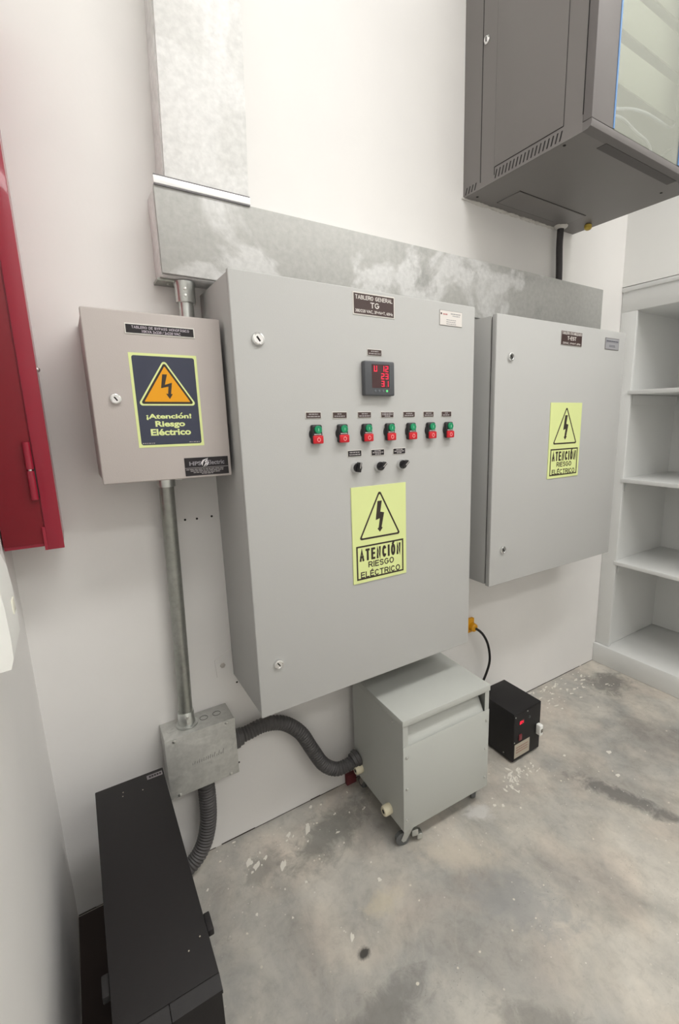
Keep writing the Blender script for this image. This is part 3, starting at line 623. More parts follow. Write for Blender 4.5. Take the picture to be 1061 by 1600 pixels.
# --- main panel TG
MD = 0.291
tg = cabinet('main_panel', 'large light grey TG electrical panel with red and green push buttons', 0, 0.808, 0.63, 1.83, MD, powder, lip=0.016)
add_screwlock(tg, 0.063, -MD, 1.673, 0.0165); add_screwlock(tg, 0.059, -MD, 0.785, 0.0145)
p, yf = plate(tg, 0.340, 0.481, 1.760, 1.820, -MD, plate_brown, label='brown TABLERO GENERAL TG plate')
b = BM(); add_text(b, 'TABLERO GENERAL', 0.348, 0.473, 1.8015, 1.8125, yf, 0.02); add_text(b, 'TG', 0.397, 0.427, 1.7815, 1.7965, yf, 0.03)
add_text(b, '380/220 VAC, 3F+N+T, 60Hz', 0.347, 0.474, 1.766, 1.7755, yf, 0.015); obj('lettering', b, white_print, p)
p, yf = plate(tg, 0.654, 0.750, 1.760, 1.806, -MD, white_print, 'maker_label', 0.0015, mat('label_grey_rim', srgb(150, 148, 145), 0.5), label='small white label with red and grey fine print', th=0.0012)
b = BM(); add_lathe(b, [(0.003, 0), (0.003, 0.0004)], 14, axis((0.6605, yf, 1.795), FRONT)); obj('emblem', b, mat('dark_maroon', srgb(80, 50, 55), .5), p)
rnd = random.Random(5)
b = BM(); add_marks(b, 0.668, 0.688, 1.794, 0.0035, yf, rnd); obj('fine_print', b, mat('dusty_red_print', srgb(190, 120, 120), .5), p, label='dusty red print')
b = BM(); add_marks(b, 0.700, 0.744, 1.797, 0.003, yf, rnd); add_marks(b, 0.708, 0.738, 1.791, 0.0025, yf, rnd)
for z in (1.778, 1.772, 1.766): add_marks(b, 0.682, 0.722, z, 0.0022, yf, rnd)
obj('fine_print', b, mat('pale_grey_print', srgb(160, 158, 160), .5), p)
def small_plate(cx, cz, w_, h, y, parent, base, lines, rnd, rim=0.0015, seedw=1.0):
    p, yf = plate(parent, cx-w_/2, cx+w_/2, cz-h/2, cz+h/2, y, base, 'small_plate', rim, label='small dark plate with fine print')
    b = BM(); n = len(lines)
    for i, f in enumerate(lines):
        zc = cz+h*0.5-h*(i+1)/(n+1)
        add_marks(b, cx-w_*0.5*f*0.84, cx+w_*0.5*f*0.84, zc, h*0.16, yf, rnd)
    obj('fine_print', b, grey_print, p)
    return p
small_plate(0.4085, 1.6615, 0.050, 0.0185, -MD, tg, plate_brown, (0.6, 0.95), rnd)
# meter
m0 = obj('power_meter', box(0.362, 0.466, -MD-0.020, -MD, 1.539, 1.636, 0.004, seg=3), meter_m, tg, label='square dark grey meter with red digits')
MY = -MD-0.020
obj('screen', box(0.386, 0.447, MY-0.0008, MY+0.001, 1.561, 1.627), screen_m, m0)
SEG = {'0': 'abcdef', '1': 'bc', '2': 'abged', '3': 'abgcd', 'U': 'bcdef'}
def digit(b, ch, x, z, w_, h, y):
    t_ = 0.0019; s = 0.0008
    R = {'a': (x, x+w_, z+h-t_, z+h), 'g': (x, x+w_, z+h/2-t_/2, z+h/2+t_/2), 'd': (x, x+w_, z, z+t_),
         'f': (x, x+t_, z+h/2, z+h), 'e': (x, x+t_, z, z+h/2), 'b': (x+w_-t_, x+w_, z+h/2, z+h), 'c': (x+w_-t_, x+w_, z, z+h/2)}
    for q in SEG[ch]:
        a = R[q]; add_box(b, a[0]+s*.3, a[1]-s*.3, y-0.0006, y, a[2]+s*.3, a[3]-s*.3)
b = BM(); yy = MY-0.0008
digit(b, 'U', 0.393, 1.607, 0.010, 0.016, yy)
for row, (s2, z) in enumerate((('12', 1.607), ('23', 1.586), ('31', 1.565))):
    digit(b, s2[0], 0.418, z, 0.010, 0.016, yy); digit(b, s2[1], 0.4325, z, 0.010, 0.016, yy)
obj('red_digits', b, seg_m, m0, label='glowing red digits')
for k in range(4):
    b = add_lathe(BM(), [(0.0035, 0), (0.0035, 0.001), (0.0025, 0.0014)], 12, axis((0.397+0.0135*k, MY, 1.5525), FRONT))
    obj('key', b, green_led if k == 3 else mat('meter_key', srgb(100, 106, 112), .5), m0)
# push-button stations
BX = [0.209, 0.291, 0.373, 0.455, 0.536, 0.615, 0.691]
LX = [0.205, 0.287, 0.369, 0.450, 0.532, 0.610, 0.686]
LW = [(0.7, 0.95), (0.4, 0.9), (0.5, 0.95), (0.95, 0.95, 0.5), (0.6, 0.9), (0.6, 0.9), (0.4, 0.8)]
for x, l in zip(LX, LW): small_plate(x, 1.4845, 0.047 if x < 0.6 else 0.044, 0.0185, -MD, tg, plate_brown, l, rnd)
first = None
for x in BX:
    if first is None:
        b = BM(); add_box(b, -0.0165, 0.0165, -0.013, 0, -0.026, 0.026, 0.005, seg=3)
        add_lathe(b, [(0.0195, 0), (0.0195, 0.004), (0.017, 0.006)], 24, axis((0, 0, 0), FRONT))
        for v in b.verts: v.co.y = min(v.co.y, 0)
        first = obj('push_button_station', b, black_pl, tg, loc=Vector((x, -MD, 1.433))-Vector(tg.location), label='green and red push button pair')
        gb = obj('green_button', add_lathe(BM(), [(0.0112, 0), (0.0112, 0.004), (0.0098, 0.0055)], 24, axis((0.002, -0.0128, 0.0125), FRONT)), green_btn, first)
        rb = obj('red_button', box(-0.0152, 0.0160, -0.0195, -0.0128, -0.0255, -0.003, 0.003, seg=2), red_btn, first)
        obj('indicator_lens', box(-0.010, 0.011, -0.0150, -0.0128, -0.0015, 0.0015), lens, first)
        obj('on_symbol', box(0.0012, 0.0028, -0.0188, -0.0183, 0.0085, 0.0165), mat('pale_green_print', srgb(150, 215, 180), .5), first)
        b = BM(); cir = lambda r: [(0.001+r*math.cos(2*PI*k/20), -0.0145+r*1.15*math.sin(2*PI*k/20)) for k in range(20)]
        add_ring(b, cir(0.0052), cir(0.0037), -0.0200, -0.0195); obj('off_symbol', b, mat('pale_pink_print', srgb(240, 170, 170), .5), first)
    else: copy_part(first, tg, Vector((x, -MD, 1.433))-Vector(tg.location))
# selector switches
for x, z, a in ((0.335, 1.332, 8), (0.416, 1.331, 48), (0.500, 1.331, 48)):
    small_plate(x-0.003 if x < 0.45 else x-0.007, z+0.0415, 0.048, 0.0195, -MD, tg, plate_black, (0.85, 0.9) if x < 0.4 else (0.6, 0.95, 0.5), rnd)
    s = obj('selector_switch', add_lathe(BM(), [(0.0165, 0), (0.0165, 0.006), (0.0145, 0.010), (0.0135, 0.010)], 28, axis((x, -MD, z), FRONT)), mat('satin_bezel', (0.7, 0.7, 0.7), 0.3, 0.7), tg, label='black rotary selector switch with silver bezel')
    b = add_lathe(BM(), [(0.0135, 0.004), (0.0135, 0.014), (0.0125, 0.016)], 24, axis((0, 0, 0), FRONT))
    add_box(b, -0.0042, 0.0042, -0.028, -0.010, -0.0125, 0.0165, 0.0015)
    q = Matrix.Translation((x, -MD, z)) @ Matrix.Rotation(math.radians(a), 4, 'Y')
    bmesh.ops.transform(b, matrix=q, verts=b.verts[:]); kn = obj('knob', b, black_pl, s)
    b = box(-0.0006, 0.0006, -0.0285, -0.0279, -0.001, 0.0155); bmesh.ops.transform(b, matrix=q, verts=b.verts[:]); obj('pointer_line', b, white_print, s)
hazard_sign(tg, 0.3145, 0.516, 0.969, 1.2725, -MD)
# painted mounting lug at the wall
b = BM(); add_prism(b, [(-0.054, 0.700), (-0.028, 0.716), (0.0025, 0.728), (0.0025, 0.632), (-0.050, 0.640)], -0.004, -0.0006)
lg = obj('mounting_lug', b, wall_m, tg, label='white painted mounting lug')
obj('lug_bolt', add_lathe(BM(), [(0.009, 0), (0.009, 0.002), (0.005, 0.004)], 6, axis((-0.030, -0.004, 0.678), FRONT)), mat('painted_bolt', srgb(190, 184, 178), .6), lg)

# --- bypass panel
BD = 0.22
by = cabinet('bypass_panel', 'small warm grey bypass panel with amber triangle warning sticker', -0.3065, -0.008, 1.330, 1.724, BD, powder_warm, lip=0.02)
add_screwlock(by, -0.259, -BD, 1.527, 0.0125)
p, yf = plate(by, -0.2235, -0.0715, 1.6735, 1.697, -BD, plate_black, label='black TABLERO DE BYPASS plate', border=0.0025)
b = BM(); add_text(b, 'TABLERO DE BYPASS MONOFÁSICO', -0.209, -0.084, 1.6860, 1.6935, yf, 0.02)
add_text(b, '10KVA 2x220 / 2x220 VAC', -0.188, -0.104, 1.6775, 1.6835, yf, 0.02); obj('lettering', b, mat('pale_lilac_print', srgb(200, 190, 200), .5), p)
SX0, SX1, SZ0, SZ1 = -0.2225, -0.0725, 1.4125, 1.6325
s = obj('warning_sticker', box(SX0, SX1, -BD-0.0008, -BD, SZ0, SZ1), lumi, by, label='navy warning sticker with amber triangle and pale green border')
yf = -BD-0.0008
b = BM(); add_prism(b, rounded([(SX0+.006, SZ1-.006), (SX1-.006, SZ1-.006), (SX1-.006, SZ0+.006), (SX0+.006, SZ0+.006)], 0.005), yf-0.0004, yf); obj('navy_field', b, navy, s)
cx = (SX0+SX1)/2-0.0005
def tri(k, top=1.6175, bot=1.5135, hw=0.0645):
    P_ = [(cx, top), (cx+hw, bot), (cx-hw, bot)]; c_ = Vector((cx, bot+(top-bot)*0.36))
    return [tuple(c_+(Vector(q)-c_)*k) for q in P_]
b = BM(); add_prism(b, rounded(tri(1.04), 0.0065), yf-0.0007, yf-0.0004); obj('triangle_border', b, lumi, s)
b = BM(); add_prism(b, rounded(tri(0.935), 0.004), yf-0.0010, yf-0.0007); obj('triangle_outline', b, ink, s)
b = BM(); add_prism(b, rounded(tri(0.80), 0.0012), yf-0.0013, yf-0.0010); obj('amber_triangle', b, orange, s)
b = BM(); add_prism(b, bolt_poly(cx+0.001, 1.5565, 0.058, 1.0), yf-0.0016, yf-0.0013); obj('lightning_arrow', b, ink, s)
b = BM(); yt = yf-0.0004
add_text(b, '¡Atencion!', -0.1995, -0.0975, 1.4780, 1.4925, yt, 0.035); stroke(b, [(-0.1220, 1.4912), (-0.1190, 1.4945)], 0.0022, yt-0.0005, yt)
add_text(b, 'Riesgo', -0.1815, -0.1140, 1.4575, 1.4755, yt, 0.035)
add_text(b, 'Eléctrico', -0.1935, -0.1020, 1.4405, 1.4565, yt, 0.035)
obj('lettering', b, lumi, s)
rnd = random.Random(9)
b = BM(); add_marks(b, -0.214, -0.186, 1.4225, 0.0022, yt, rnd, (0.002, 0.005)); add_marks(b, -0.108, -0.082, 1.4225, 0.0020, yt, rnd, (0.002, 0.006)); obj('fine_print', b, grey_print, s)
p = obj('maker_plate', box(-0.1245, -0.0160, -BD-0.0012, -BD, 1.336, 1.382), plate_black, by, label='black maker plate with lightning logo')
yf = -BD-0.0012
b = BM(); add_text(b, 'HPS', -0.1135, -0.0845, 1.3620, 1.3725, yf, 0.03); add_text(b, 'Electric', -0.0690, -0.0260, 1.3625, 1.3740, yf, 0.02)
obj('lettering', b, mat('outline_grey_print', srgb(140, 136, 142), .4), p)
b = BM(); add_prism(b, [(-0.0665, 1.3800), (-0.0760, 1.3700), (-0.0728, 1.3690), (-0.0800, 1.3570), (-0.0690, 1.3665), (-0.0718, 1.3680)], yf-0.0006, yf)
add_prism(b, [(-0.0675, 1.3795), (-0.0800, 1.3755), (-0.0850, 1.3680), (-0.0820, 1.3600), (-0.0800, 1.3665), (-0.0775, 1.3720)], yf-0.0005, yf)
add_prism(b, [(-0.0690, 1.3740), (-0.0655, 1.3680), (-0.0690, 1.3610), (-0.0760, 1.3585), (-0.0715, 1.3620), (-0.0690, 1.3670)], yf-0.0005, yf)
obj('lightning_logo', b, mat('light_grey_print', srgb(215, 212, 215), .4), p)
b = box(-0.1245, -0.0165, yf-0.0004, yf, 1.3555, 1.3565)
for z, a, c in ((1.3520, -0.122, -0.026), (1.3480, -0.112, -0.030), (1.3440, -0.105, -0.037), (1.3405, -0.085, -0.055)): add_marks(b, a, c, z, 0.0016, yf, rnd, (0.004, 0.012))
obj('fine_print', b, grey_print, p)

# --- stabilized panel T-EST
TD = 0.27
te = cabinet('stabilized_panel', 'light grey T-EST panel with one warning sign and two locks', 0.9343, 1.7536, 0.817, 1.8284, TD, powder)
add_screwlock(te, 1.009, -TD, 1.686, 0.0155); add_screwlock(te, 1.003, -TD, 0.959, 0.0155)
p, yf = plate(te, 1.293, 1.430, 1.747, 1.8025, -TD, plate_brown, label='brown T-EST plate', border=0.002, border_m=mat('plate_grey_rim', srgb(190, 186, 182), .5))
b = BM(); add_text(b, 'TABLERO ESTABILIZADO', 1.298, 1.425, 1.7885, 1.7985, yf, 0.01); add_text(b, 'T-EST', 1.333, 1.390, 1.768, 1.7825, yf, 0.03)
add_text(b, '220VAC, 1F+N+T, 60Hz', 1.304, 1.419, 1.7515, 1.7600, yf, 0.01); obj('lettering', b, white_print, p)
p, yf = plate(te, 1.595, 1.700, 1.750, 1.7985, -TD, silver_pl, 'maker_label', 0.003, mat('label_grey_rim2', srgb(125, 122, 122), 0.5), label='small silver label with dark fine print')
b = BM(); add_box(b, 1.600, 1.694, yf-0.0004, yf, 1.7790, 1.7795)
add_marks(b, 1.603, 1.692, 1.785, 0.0045, yf, rnd, (.01, .02)); add_marks(b, 1.625, 1.670, 1.768, 0.002, yf, rnd); add_marks(b, 1.625, 1.670, 1.763, 0.002, yf, rnd); obj('fine_print', b, mat('dark_grey_print', srgb(90, 90, 100), .5), p)
hazard_sign(te, 1.2515, 1.4585, 1.2175, 1.525, -TD)

# ------------------------------------------------------------------ rigid conduits, junction box, hoses
t = thing('conduit_nipple', 'short zinc conduit joining the level duct to the bypass panel top', 'conduit', (-0.047, -0.05, 1.724))
obj('pipe', add_lathe(BM(), [(0.0190, 0), (0.0190, 0.09)], 28, Matrix.Translation((-0.047, -0.05, 1.7235))), zinc, t)
b = add_lathe(BM(), [(0.0245, 0), (0.0255, 0.003), (0.0262, 0.040), (0.0275, 0.044), (0.0285, 0.053)], 32, Matrix.Translation((-0.047, -0.05, 1.790)))
c = obj('coupling', b, zinc, t)
for z in (1.805, 1.822): obj('set_screw', add_lathe(BM(), [(0.004, 0), (0.004, 0.003), (0.002, 0.0035)], 10, axis((-0.052, -0.0755, z), (-0.15, -1, 0))), steel, c)
obj('clamp_screw', add_lathe(BM(), [(0.008, 0), (0.008, 0.006), (0.004, 0.009)], 14, axis((-0.033, -0.067, 1.745), (0.5, -1, 0))), zinc, t)

t = thing('conduit_pipe', 'long galvanized conduit dropping from the bypass panel to the junction box', 'conduit', (-0.162, -0.048, 0.54))
obj('pipe', add_tube(BM(), [(-0.146, -0.048, 1.328), (-0.153, -0.048, 0.95), (-0.163, -0.048, 0.56)], 0.0198, 28, step=0.05), galv_p, t)
c = obj('connector', add_lathe(BM(), [(0.0240, 0), (0.0240, 0.028), (0.0258, 0.030), (0.0258, 0.036)], 30, Matrix.Translation((-0.146, -0.048, 1.293))), zinc, t, label='upper zinc connector')
obj('set_screw', add_lathe(BM(), [(0.003, 0), (0.003, 0.014), (0.005, 0.014), (0.005, 0.018)], 10, axis((-0.123, -0.055, 1.312), (1, -0.2, 0))), steel, c)
c = obj('connector', add_lathe(BM(), [(0.0320, 0), (0.0320, 0.005), (0.0250, 0.007), (0.0238, 0.045), (0.0225, 0.047)], 30, Matrix.Translation((-0.163, -0.048, 0.5405))), zinc, t, label='lower zinc connector with locknut')
for z in (0.556, 0.575): obj('set_screw', add_lathe(BM(), [(0.0045, 0), (0.0045, 0.003), (0.002, 0.0035)], 10, axis((-0.163, -0.0715, z), FRONT)), steel, c)

t = thing('junction_box', 'square galvanized junction box on the wall between the conduit and two hoses', 'junction box', (-0.134, 0, 0.34))
obj('body', box(-0.236, -0.032, -0.098, -0.0008, 0.341, 0.5395, 0.0015), galv_b, t)
cv = obj('cover', box(-0.2375, -0.0305, -0.1015, -0.0985, 0.339, 0.5400, 0.001), galv_b, t)
for x, z in ((-0.211, 0.531), (-0.056, 0.531), (-0.057, 0.346), (-0.212, 0.346)):
    obj('screw', add_lathe(BM(), [(0.0058, 0), (0.0052, 0.002), (0.002, 0.0035)], 14, axis((x, -0.1015, z), FRONT)), steel, cv)
b = BM(); rnd = random.Random(2)
for k in range(15):
    x = -0.167+k*0.0066; h = 0.006+0.010*abs(math.sin(k*1.7))*(0.5+k/20)
    q = bmesh.new(); bmesh.ops.create_cube(q, size=1); join(b, q, Matrix.Translation((x, -0.1018, 0.430+h/2)) @ Matrix.Rotation(0.22, 4, 'Y') @ Matrix.Diagonal((0.0011, 0.0008, h, 1)))
obj('embossed_mark', b, mat('embossing_shade', (0.16, 0.16, 0.15), .5, .5), cv, label='embossed script mark on cover')
for x in (-0.112, -0.072):
    cir = lambda r, n=24: [(r*math.cos(2*PI*k/n), r*math.sin(2*PI*k/n)) for k in range(n)]
    b = BM(); add_ring(b, cir(0.0125), cir(0.0112), -0.0008, 0); bmesh.ops.transform(b, matrix=Matrix.Translation((x, -0.045, 0.5396)) @ Matrix.Rotation(-PI/2, 4, 'X'), verts=b.verts[:])
    obj('knockout', b, mat('knockout_line', (0.12, 0.12, 0.11), .5, .4), t)

def connector(parent, p, d, r, L, m=hose_m, nm='connector'):
    return obj(nm, add_lathe(BM(), [(r*1.12, 0), (r*1.28, 0.004), (r*1.28, L*0.55), (r*1.12, L*0.6), (r*1.10, L), (r*0.9, L)], 10 if False else 28, axis(p, d)), m, parent)
t = thing('flexible_conduit', 'ribbed grey hose looping from the junction box to the wheeled transformer', 'hose', (0.2, -0.05, 0.13))
obj('hose', add_tube(BM(), [(-0.026, -0.050, 0.428), (0.02, -0.050, 0.432), (0.08, -0.050, 0.438), (0.145, -0.052, 0.418), (0.205, -0.056, 0.358), (0.245, -0.06, 0.275), (0.285, -0.066, 0.195), (0.335, -0.072, 0.152), (0.385, -0.076, 0.150), (0.410, -0.077, 0.158)], 0.0245, 20, ribs=0.0015, pitch=0.0105), hose_m, t)
connector(t, (-0.0300, -0.050, 0.427), (1, 0, 0.05), 0.026, 0.030)
connector(t, (0.4322, -0.078, 0.166), (-1, 0, -0.25), 0.026, 0.030)
t = thing('flexible_conduit', 'ribbed grey hose curving down behind the black UPS tower from the junction box', 'hose', (-0.13, -0.05, 0.05))
obj('hose', add_tube(BM(), [(-0.128, -0.050, 0.339), (-0.127, -0.050, 0.25), (-0.133, -0.052, 0.165), (-0.155, -0.055, 0.090), (-0.195, -0.060, 0.045), (-0.26, -0.07, 0.030), (-0.34, -0.085, 0.030)], 0.0255, 20, ribs=0.0015, pitch=0.0105), hose_m, t)
connector(t, (-0.128, -0.050, 0.3395), (0, 0, -1), 0.024, 0.022)

# ------------------------------------------------------------------ red cabinet at left
t = thing('red_wall_cabinet', 'dark red metal wall cabinet with exposed hinge, cut off by left edge', 'cabinet', (-0.46, 0, 1.185))
RC = 0.150
obj('body', box(-0.514, -0.401, -RC, -0.001, 1.188, 2.35, 0.002), red_paint, t)
obj('frame', add_box(box(-0.4325, -0.4005, -RC-0.006, -RC, 1.18, 2.35, 0.0012), -0.4385, -0.4325, -RC-0.006, -RC, 1.18, 1.235), red_paint, t)
dd = obj('door', box(-0.514, -0.4345, -RC-0.002, -RC+0.001, 1.196, 2.34, 0.001), mat('red_door_paint', srgb(122, 18, 32), 0.4, var=0.05), t)
h = obj('hinge', add_lathe(BM(), [(0.0072, 0), (0.0072, 0.0615)], 18, Matrix.Translation((-0.4415, -RC-0.008, 1.372))), red_paint, t)
obj('hinge_pin', add_lathe(BM(), [(0.004, 0), (0.004, 0.004)], 14, Matrix.Translation((-0.4415, -RC-0.008, 1.3685))), chrome, h)
obj('hinge_leaf', add_lathe(BM(), [(0.0072, 0), (0.0072, 0.066)], 18, Matrix.Translation((-0.4415, -RC-0.008, 1.302))), red_paint, h)
obj('hinge_gap', box(-0.4355, -0.4325, -RC-0.0065, -RC-0.001, 1.305, 1.375), dark_gap, h)
obj('bolt', add_lathe(BM(), [(0.006, 0), (0.006, 0.003), (0.003, 0.0055)], 14, axis((-0.401, -0.09, 1.597), (1, 0, 0))), chrome, t)

# ------------------------------------------------------------------ white fitting on the left wall
t = thing('wall_fitting', 'white rounded plastic fitting on the left wall below the red cabinet', 'wall fitting', (XL, -0.55, 1.16))
b = BM(); prof = [(0, 1.275), (0.020, 1.272), (0.034, 1.262), (0.040, 1.24), (0.0425, 1.20), (0.043, 1.15), (0.042, 1.12), (0.037, 1.103), (0, 1.10)]
q = bmesh.new(); A = [q.verts.new((XL+0.0006+x, -0.50, z)) for x, z in prof]; B_ = [q.verts.new((XL+0.0006+x, -0.625, z)) for x, z in prof]
q.faces.new(A); q.faces.new(list(reversed(B_)))
for k in range(len(prof)): j = (k+1) % len(prof); q.faces.new((A[k], B_[k], B_[j], A[j]))
bmesh.ops.recalc_face_normals(q, faces=q.faces[:]); join(b, q)
obj('housing', b, white_pl, t)
obj('rocker', box(XL+0.0405, XL+0.0452, -0.548, -0.520, 1.165, 1.189, 0.001), mat('ivory_plastic', srgb(238, 236, 220), .25), t)

# ------------------------------------------------------------------ UPS tower
t = thing('ups_tower', 'tall black UPS tower on the floor between the left wall and the junction box', 'ups', (-0.339, -0.47, 0.0085), math.radians(-0.3), local=True)
W2, D2, H2 = 0.083, 0.318, 0.4915
obj('cabinet', box(-W2, W2, -0.302, D2, 0.018, H2, 0.002), ups_m, t, loc=(0, 0, 0))
for x0, x1, nm in ((-W2, -0.001, 'front_bezel'), (0.0005, W2, 'front_bezel')):
    q = bmesh.new(); pr = [(-0.3025, H2-0.0005), (-0.3040, H2-0.0006), (-0.324, H2-0.014), (-0.324, H2-0.022), (-0.312, H2-0.026), (-0.312, 0.03), (-0.3025, 0.03)]
    A = [q.verts.new((x0, y, z)) for y, z in pr]; B_ = [q.verts.new((x1, y, z)) for y, z in pr]; n = len(pr)
    q.faces.new(A); q.faces.new(list(reversed(B_)))
    for k in range(n): j = (k+1) % n; q.faces.new((A[k], B_[k], B_[j], A[j]))
    bmesh.ops.recalc_face_normals(q, faces=q.faces[:]); obj(nm, q, ups_m, t, loc=(0, 0, 0), ang=20)
obj('seam_filler', box(-0.0015, 0.001, -0.310, -0.3025, 0.04, H2-0.006), rack_seam, t, loc=(0, 0, 0))
for s, y in ((1, -0.195), (-1, -0.205)):
    x = s*W2; obj('side_bracket', box(min(x, x+s*0.012), max(x, x+s*0.012), y-0.021, y+0.021, H2-0.020, H2-0.005, 0.002), black_matte, t, loc=(0, 0, 0))
for sx in (-1, 1):
    for y in (-0.24, 0.24): obj('foot', add_lathe(BM(), [(0.016, 0), (0.016, 0.0185)], 16, Matrix.Translation((sx*0.055, y, 0))), black_matte, t, loc=(0, 0, 0))
b = box(0.040, 0.079, 0.287, 0.304, H2, H2+0.0006); st = obj('sticker', b, mat('grey_sticker', srgb(120, 114, 116), .4), t, loc=(0, 0, 0))
rnd = random.Random(4); b = BM()
for k in range(5): add_box(b, 0.045+k*0.0065, 0.0500+k*0.0065, 0.292, 0.299, H2+0.0006, H2+0.0010)
obj('sticker_print', b, black_matte, st, loc=(0, 0, 0))
b = BM()
for x, y in ((-0.02, 0.275), (0.025, 0.255), (-0.022, 0.26), (0.068, -0.22), (0.045, -0.235)): add_lathe(b, [(0.0016, H2), (0.0012, H2+0.0008)], 8, Matrix.Translation((x, y, 0)))
obj('paint_fleck', b, tan_pl, t, loc=(0, 0, 0))

tag(obj('dark_floor_strip', box(XL+0.002, -0.27, -1.0, -0.012, 0.0, 0.0085, 0.002), mat('dark_brown_strip', srgb(64, 54, 50), .85)), 'thin dark strip on the floor under the black UPS tower', 'mat')  # thin dark slab over the floor beside the tower, identity left open

# ------------------------------------------------------------------ wheeled isolation transformer
t = thing('isolation_transformer', 'grey metal transformer cabinet on casters under the main panel', 'transformer', (0.4242, -0.3931, 0), -0.0276, local=True)
Wt, Dt, Z0, Z1 = 0.3857, 0.3494, 0.08, 0.508
L0 = (0, 0, 0)
b = BM()
add_box(b, 0, 0.0015, 0.001, Dt, Z0, Z1-0.022); add_box(b, Wt-0.0015, Wt, 0.001, Dt, Z0, Z1-0.022); add_box(b, 0.0015, Wt-0.0015, Dt-0.0015, Dt, Z0, Z1-0.022)
add_box(b, 0.0015, Wt-0.0015, 0.0015, Dt-0.0015, Z0, Z0+0.0015)
add_box(b, 0.0, 0.020, -0.0005, 0.001, Z0+0.3, Z1-0.022); add_box(b, Wt-0.020, Wt, -0.0005, 0.001, Z0+0.3, Z1-0.022)
obj('cabinet', b, powder_box, t, loc=L0)
obj('lid', box(-0.003, Wt+0.003, -0.004, Dt+0.002, Z1-0.024, Z1, 0.002), powder_box, t, loc=L0)
fp = obj('front_panel', box(-0.001, Wt+0.001, -0.003, -0.0006, Z0-0.001, 0.408, 0.001), powder_box, t, loc=L0)
for x in (0.013, Wt-0.013):
    for z in (0.367, 0.247, 0.123): obj('screw', add_lathe(BM(), [(0.0055, 0), (0.005, 0.0025), (0.002, 0.0045)], 12, axis((x, -0.003, z), FRONT)), steel, fp, loc=L0)
q = bmesh.new(); vs = [q.verts.new(c) for c in ((0.021, 0.004, 0.400), (Wt-0.021, 0.004, 0.400), (Wt-0.021, 0.055, 0.484), (0.021, 0.055, 0.484), (0.021, 0.007, 0.399), (Wt-0.021, 0.007, 0.399), (Wt-0.021, 0.058, 0.483), (0.021, 0.058, 0.483))]
for f in ((0, 1, 2, 3), (7, 6, 5, 4), (0, 4, 5, 1), (1, 5, 6, 2), (2, 6, 7, 3), (3, 7, 4, 0)): q.faces.new([vs[i] for i in f])
bmesh.ops.recalc_face_normals(q, faces=q.faces[:]); obj('vent_baffle', q, powder_box, t, loc=L0)
obj('screw', add_lathe(BM(), [(0.005, 0), (0.0045, 0.002), (0.002, 0.003)], 12, axis((0, 0.062, 0.470), (-1, 0, 0))), steel, t, loc=L0)
for y, z, r in ((0.086, 0.109, 0.0195), (0.292, 0.130, 0.0175)):
    gd = obj('cable_gland', add_lathe(BM(), [(r*0.95, 0), (r*0.95, 0.006), (r, 0.007), (r*0.98, 0.024), (r*0.82, 0.029), (r*0.40, 0.029), (r*0.40, 0.020)], 24, axis((0, y, z), (-1, 0, 0))), cream, t, loc=L0, label='cream nylon cable gland')
    obj('gland_hole', add_lathe(BM(), [(r*0.36, 0), (r*0.36, 0.0295)], 16, axis((0, y, z), (-1, 0, 0))), dark_gap, gd, loc=L0)
# casters
def make_caster(loc, a):
    c = bmesh.new(); add_box(c, -0.020, 0.020, -0.020, 0.020, 0.074, 0.0795, 0.001)
    add_lathe(c, [(0.014, 0.062), (0.016, 0.074)], 20)
    R_ = Matrix.Rotation(a, 4, 'Z')
    for s in (-1, 1):
        q = bmesh.new(); pr = [(-0.014, 0.066), (0.014, 0.066), (0.030, 0.028), (0.022, 0.018), (0.012, 0.020)]
        A = [q.verts.new((x, s*0.0135, z)) for x, z in pr]; B_ = [q.verts.new((x, s*0.0115, z)) for x, z in pr]
        q.faces.new(A); q.faces.new(list(reversed(B_)))
        for k in range(5): j = (k+1) % 5; q.faces.new((A[k], A[j], B_[j], B_[k]))
        bmesh.ops.recalc_face_normals(q, faces=q.faces[:]); join(c, q, R_)
    add_box(c, -0.014, 0.014, -0.0135, 0.0135, 0.062, 0.066)
    o = obj('caster', c, zinc, t, loc=loc, label='small caster with zinc fork')
    w_ = add_lathe(BM(), [(0.020, -0.010), (0.025, -0.008), (0.025, 0.008), (0.020, 0.010)], 28, R_ @ Matrix.Translation((0.022, 0, 0.0253)) @ Matrix.Rotation(PI/2, 4, 'X'))
    obj('wheel', w_, rubber, o, loc=L0)
    if 2.8 < a < 3:
        b = box(-0.034, -0.010, -0.015, 0.015, 0.030, 0.056, 0.003); add_box(b, -0.050, -0.030, -0.014, 0.014, 0.012, 0.034, 0.003)
        bmesh.ops.transform(b, matrix=R_, verts=b.verts[:]); obj('brake_pedal', b, zinc, o, loc=L0)
make_caster((0.034, 0.024, 0), math.radians(165)); make_caster((Wt-0.034, 0.034, 0), math.radians(60))
make_caster((0.030, Dt-0.034, 0), math.radians(95)); make_caster((Wt-0.030, Dt-0.034, 0), math.radians(120))
tag(obj('red_block', box(0.408, 0.452, -0.020, -0.001, 0.0, 0.045, 0.002), mat('dull_dark_red', srgb(112, 52, 56), .8)), 'small dark red block at the wall foot behind the transformer', 'block')

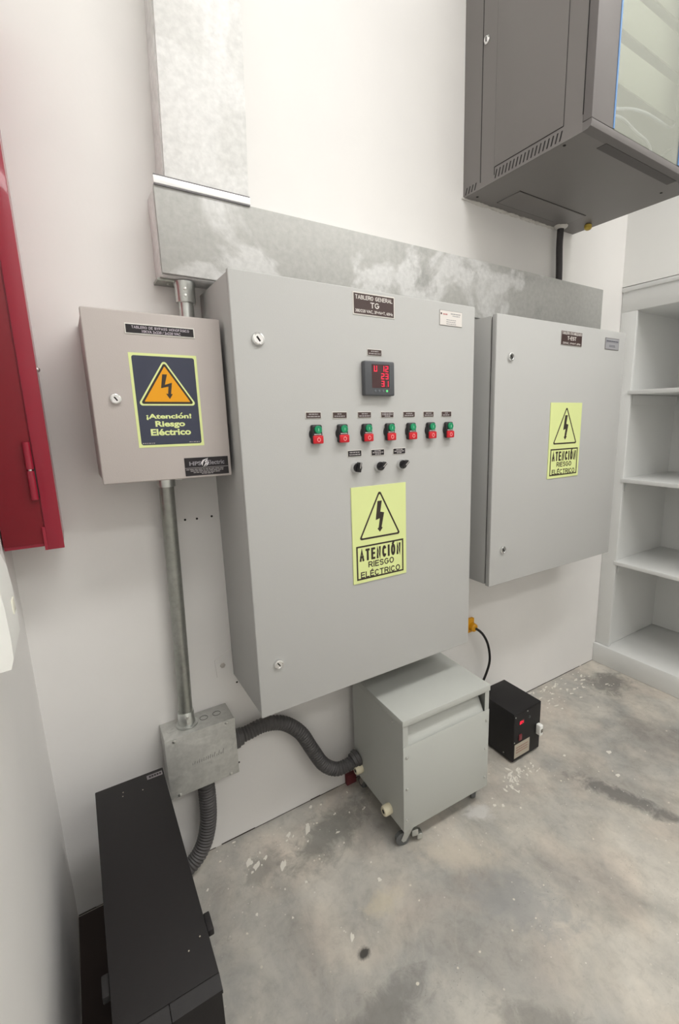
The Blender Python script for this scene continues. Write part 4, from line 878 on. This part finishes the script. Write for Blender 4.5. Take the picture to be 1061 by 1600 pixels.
# ------------------------------------------------------------------ small black regulator box
t = thing('voltage_regulator', 'small black metal regulator box with red digits on the floor', 'voltage regulator', (1.05, -0.325, 0), 0.0, local=True)
Wb, Db, Hb = 0.174, 0.215, 0.240
obj('case', box(0, Wb, 0, Db, 0.010, Hb, 0.002), black_matte, t, loc=L0)
fp = obj('front_panel', box(0.003, Wb-0.003, -0.002, 0, 0.014, Hb-0.006, 0.001), black_matte, t, loc=L0)
obj('display', box(0.032, 0.062, -0.003, -0.0018, 0.178, 0.200), screen_m, t, loc=L0)
b = BM()
digit(b, '2', 0.0345, 0.182, 0.0065, 0.013, -0.003); digit(b, '2', 0.0435, 0.182, 0.0065, 0.013, -0.003); digit(b, '1', 0.051, 0.182, 0.0065, 0.013, -0.003)
obj('red_digits', b, seg_m, t, loc=L0)
obj('lamp', add_lathe(BM(), [(0.006, 0), (0.006, 0.003), (0.003, 0.004)], 14, axis((0.095, -0.002, 0.196), FRONT)), mat('dull_lens', srgb(70, 74, 72), .3), t, loc=L0)
obj('rocker_switch', box(0.031, 0.048, -0.007, -0.0018, 0.106, 0.133, 0.001), mat('dull_red_switch', srgb(120, 50, 56), .35), t, loc=L0, label='dull red rocker switch')
nl = obj('label_plate', box(0.008, 0.104, -0.003, -0.0018, 0.026, 0.092), tan_pl, t, loc=L0, label='tan label plate')
b = BM(); rnd = random.Random(12)
for z in (0.074, 0.062, 0.050): add_marks(b, 0.018, 0.092, z, 0.004, -0.003, rnd, (.006, .016))
obj('fine_print', b, mat('faded_red_print', srgb(150, 110, 100), .5), nl, loc=L0)
for x, z in ((0.008, Hb-0.016), (0.083, Hb-0.012), (0.006, 0.104)):
    obj('screw', add_lathe(BM(), [(0.0032, 0), (0.003, 0.0015), (0.001, 0.0025)], 10, axis((x, -0.002, z), FRONT)), steel, t, loc=L0)
obj('screw', add_lathe(BM(), [(0.003, 0), (0.003, 0.0015), (0.001, 0.0025)], 10, axis((0, 0.05, 0.03), (-1, 0, 0))), steel, t, loc=L0)
for x in (0.02, Wb-0.02):
    for y in (0.02, Db-0.02): obj('foot', add_lathe(BM(), [(0.009, 0), (0.009, 0.0105)], 14, Matrix.Translation((x, y, 0))), black_matte, t, loc=L0)
t2 = thing('plug_adapter', 'white plug in the front of the small black regulator box', 'plug', (1.203, -0.327, 0.125))
obj('body', box(1.193, 1.213, -0.352, -0.3275, 0.092, 0.142, 0.004, seg=3), white_pl, t2)
obj('pin_face', box(1.197, 1.210, -0.3540, -0.3520, 0.108, 0.124, 0.001), mat('plug_slot', srgb(120, 116, 108), .5), t2)

# yellow plug on the wall and its cord
t = thing('power_cord', 'thin black cord with a yellow plug in the wall beside the main panel', 'power cord', (1.09, -0.02, 0.51))
obj('plug', add_lathe(box(1.050, 1.108, -0.018, -0.0008, 0.485, 0.553, 0.003, seg=2), [(0.021, 0.017), (0.019, 0.036), (0.012, 0.042)], 20, axis((1.094, 0, 0.512), FRONT)), yellow, t, label='yellow plug')
obj('cord', add_tube(BM(), [(1.094, -0.040, 0.512), (1.118, -0.060, 0.488), (1.155, -0.062, 0.425), (1.172, -0.062, 0.345), (1.157, -0.062, 0.285), (1.115, -0.062, 0.215), (1.05, -0.064, 0.12), (0.98, -0.07, 0.03), (0.93, -0.08, 0.006), (0.88, -0.085, 0.006)], 0.0058, 12), cord_m, t)
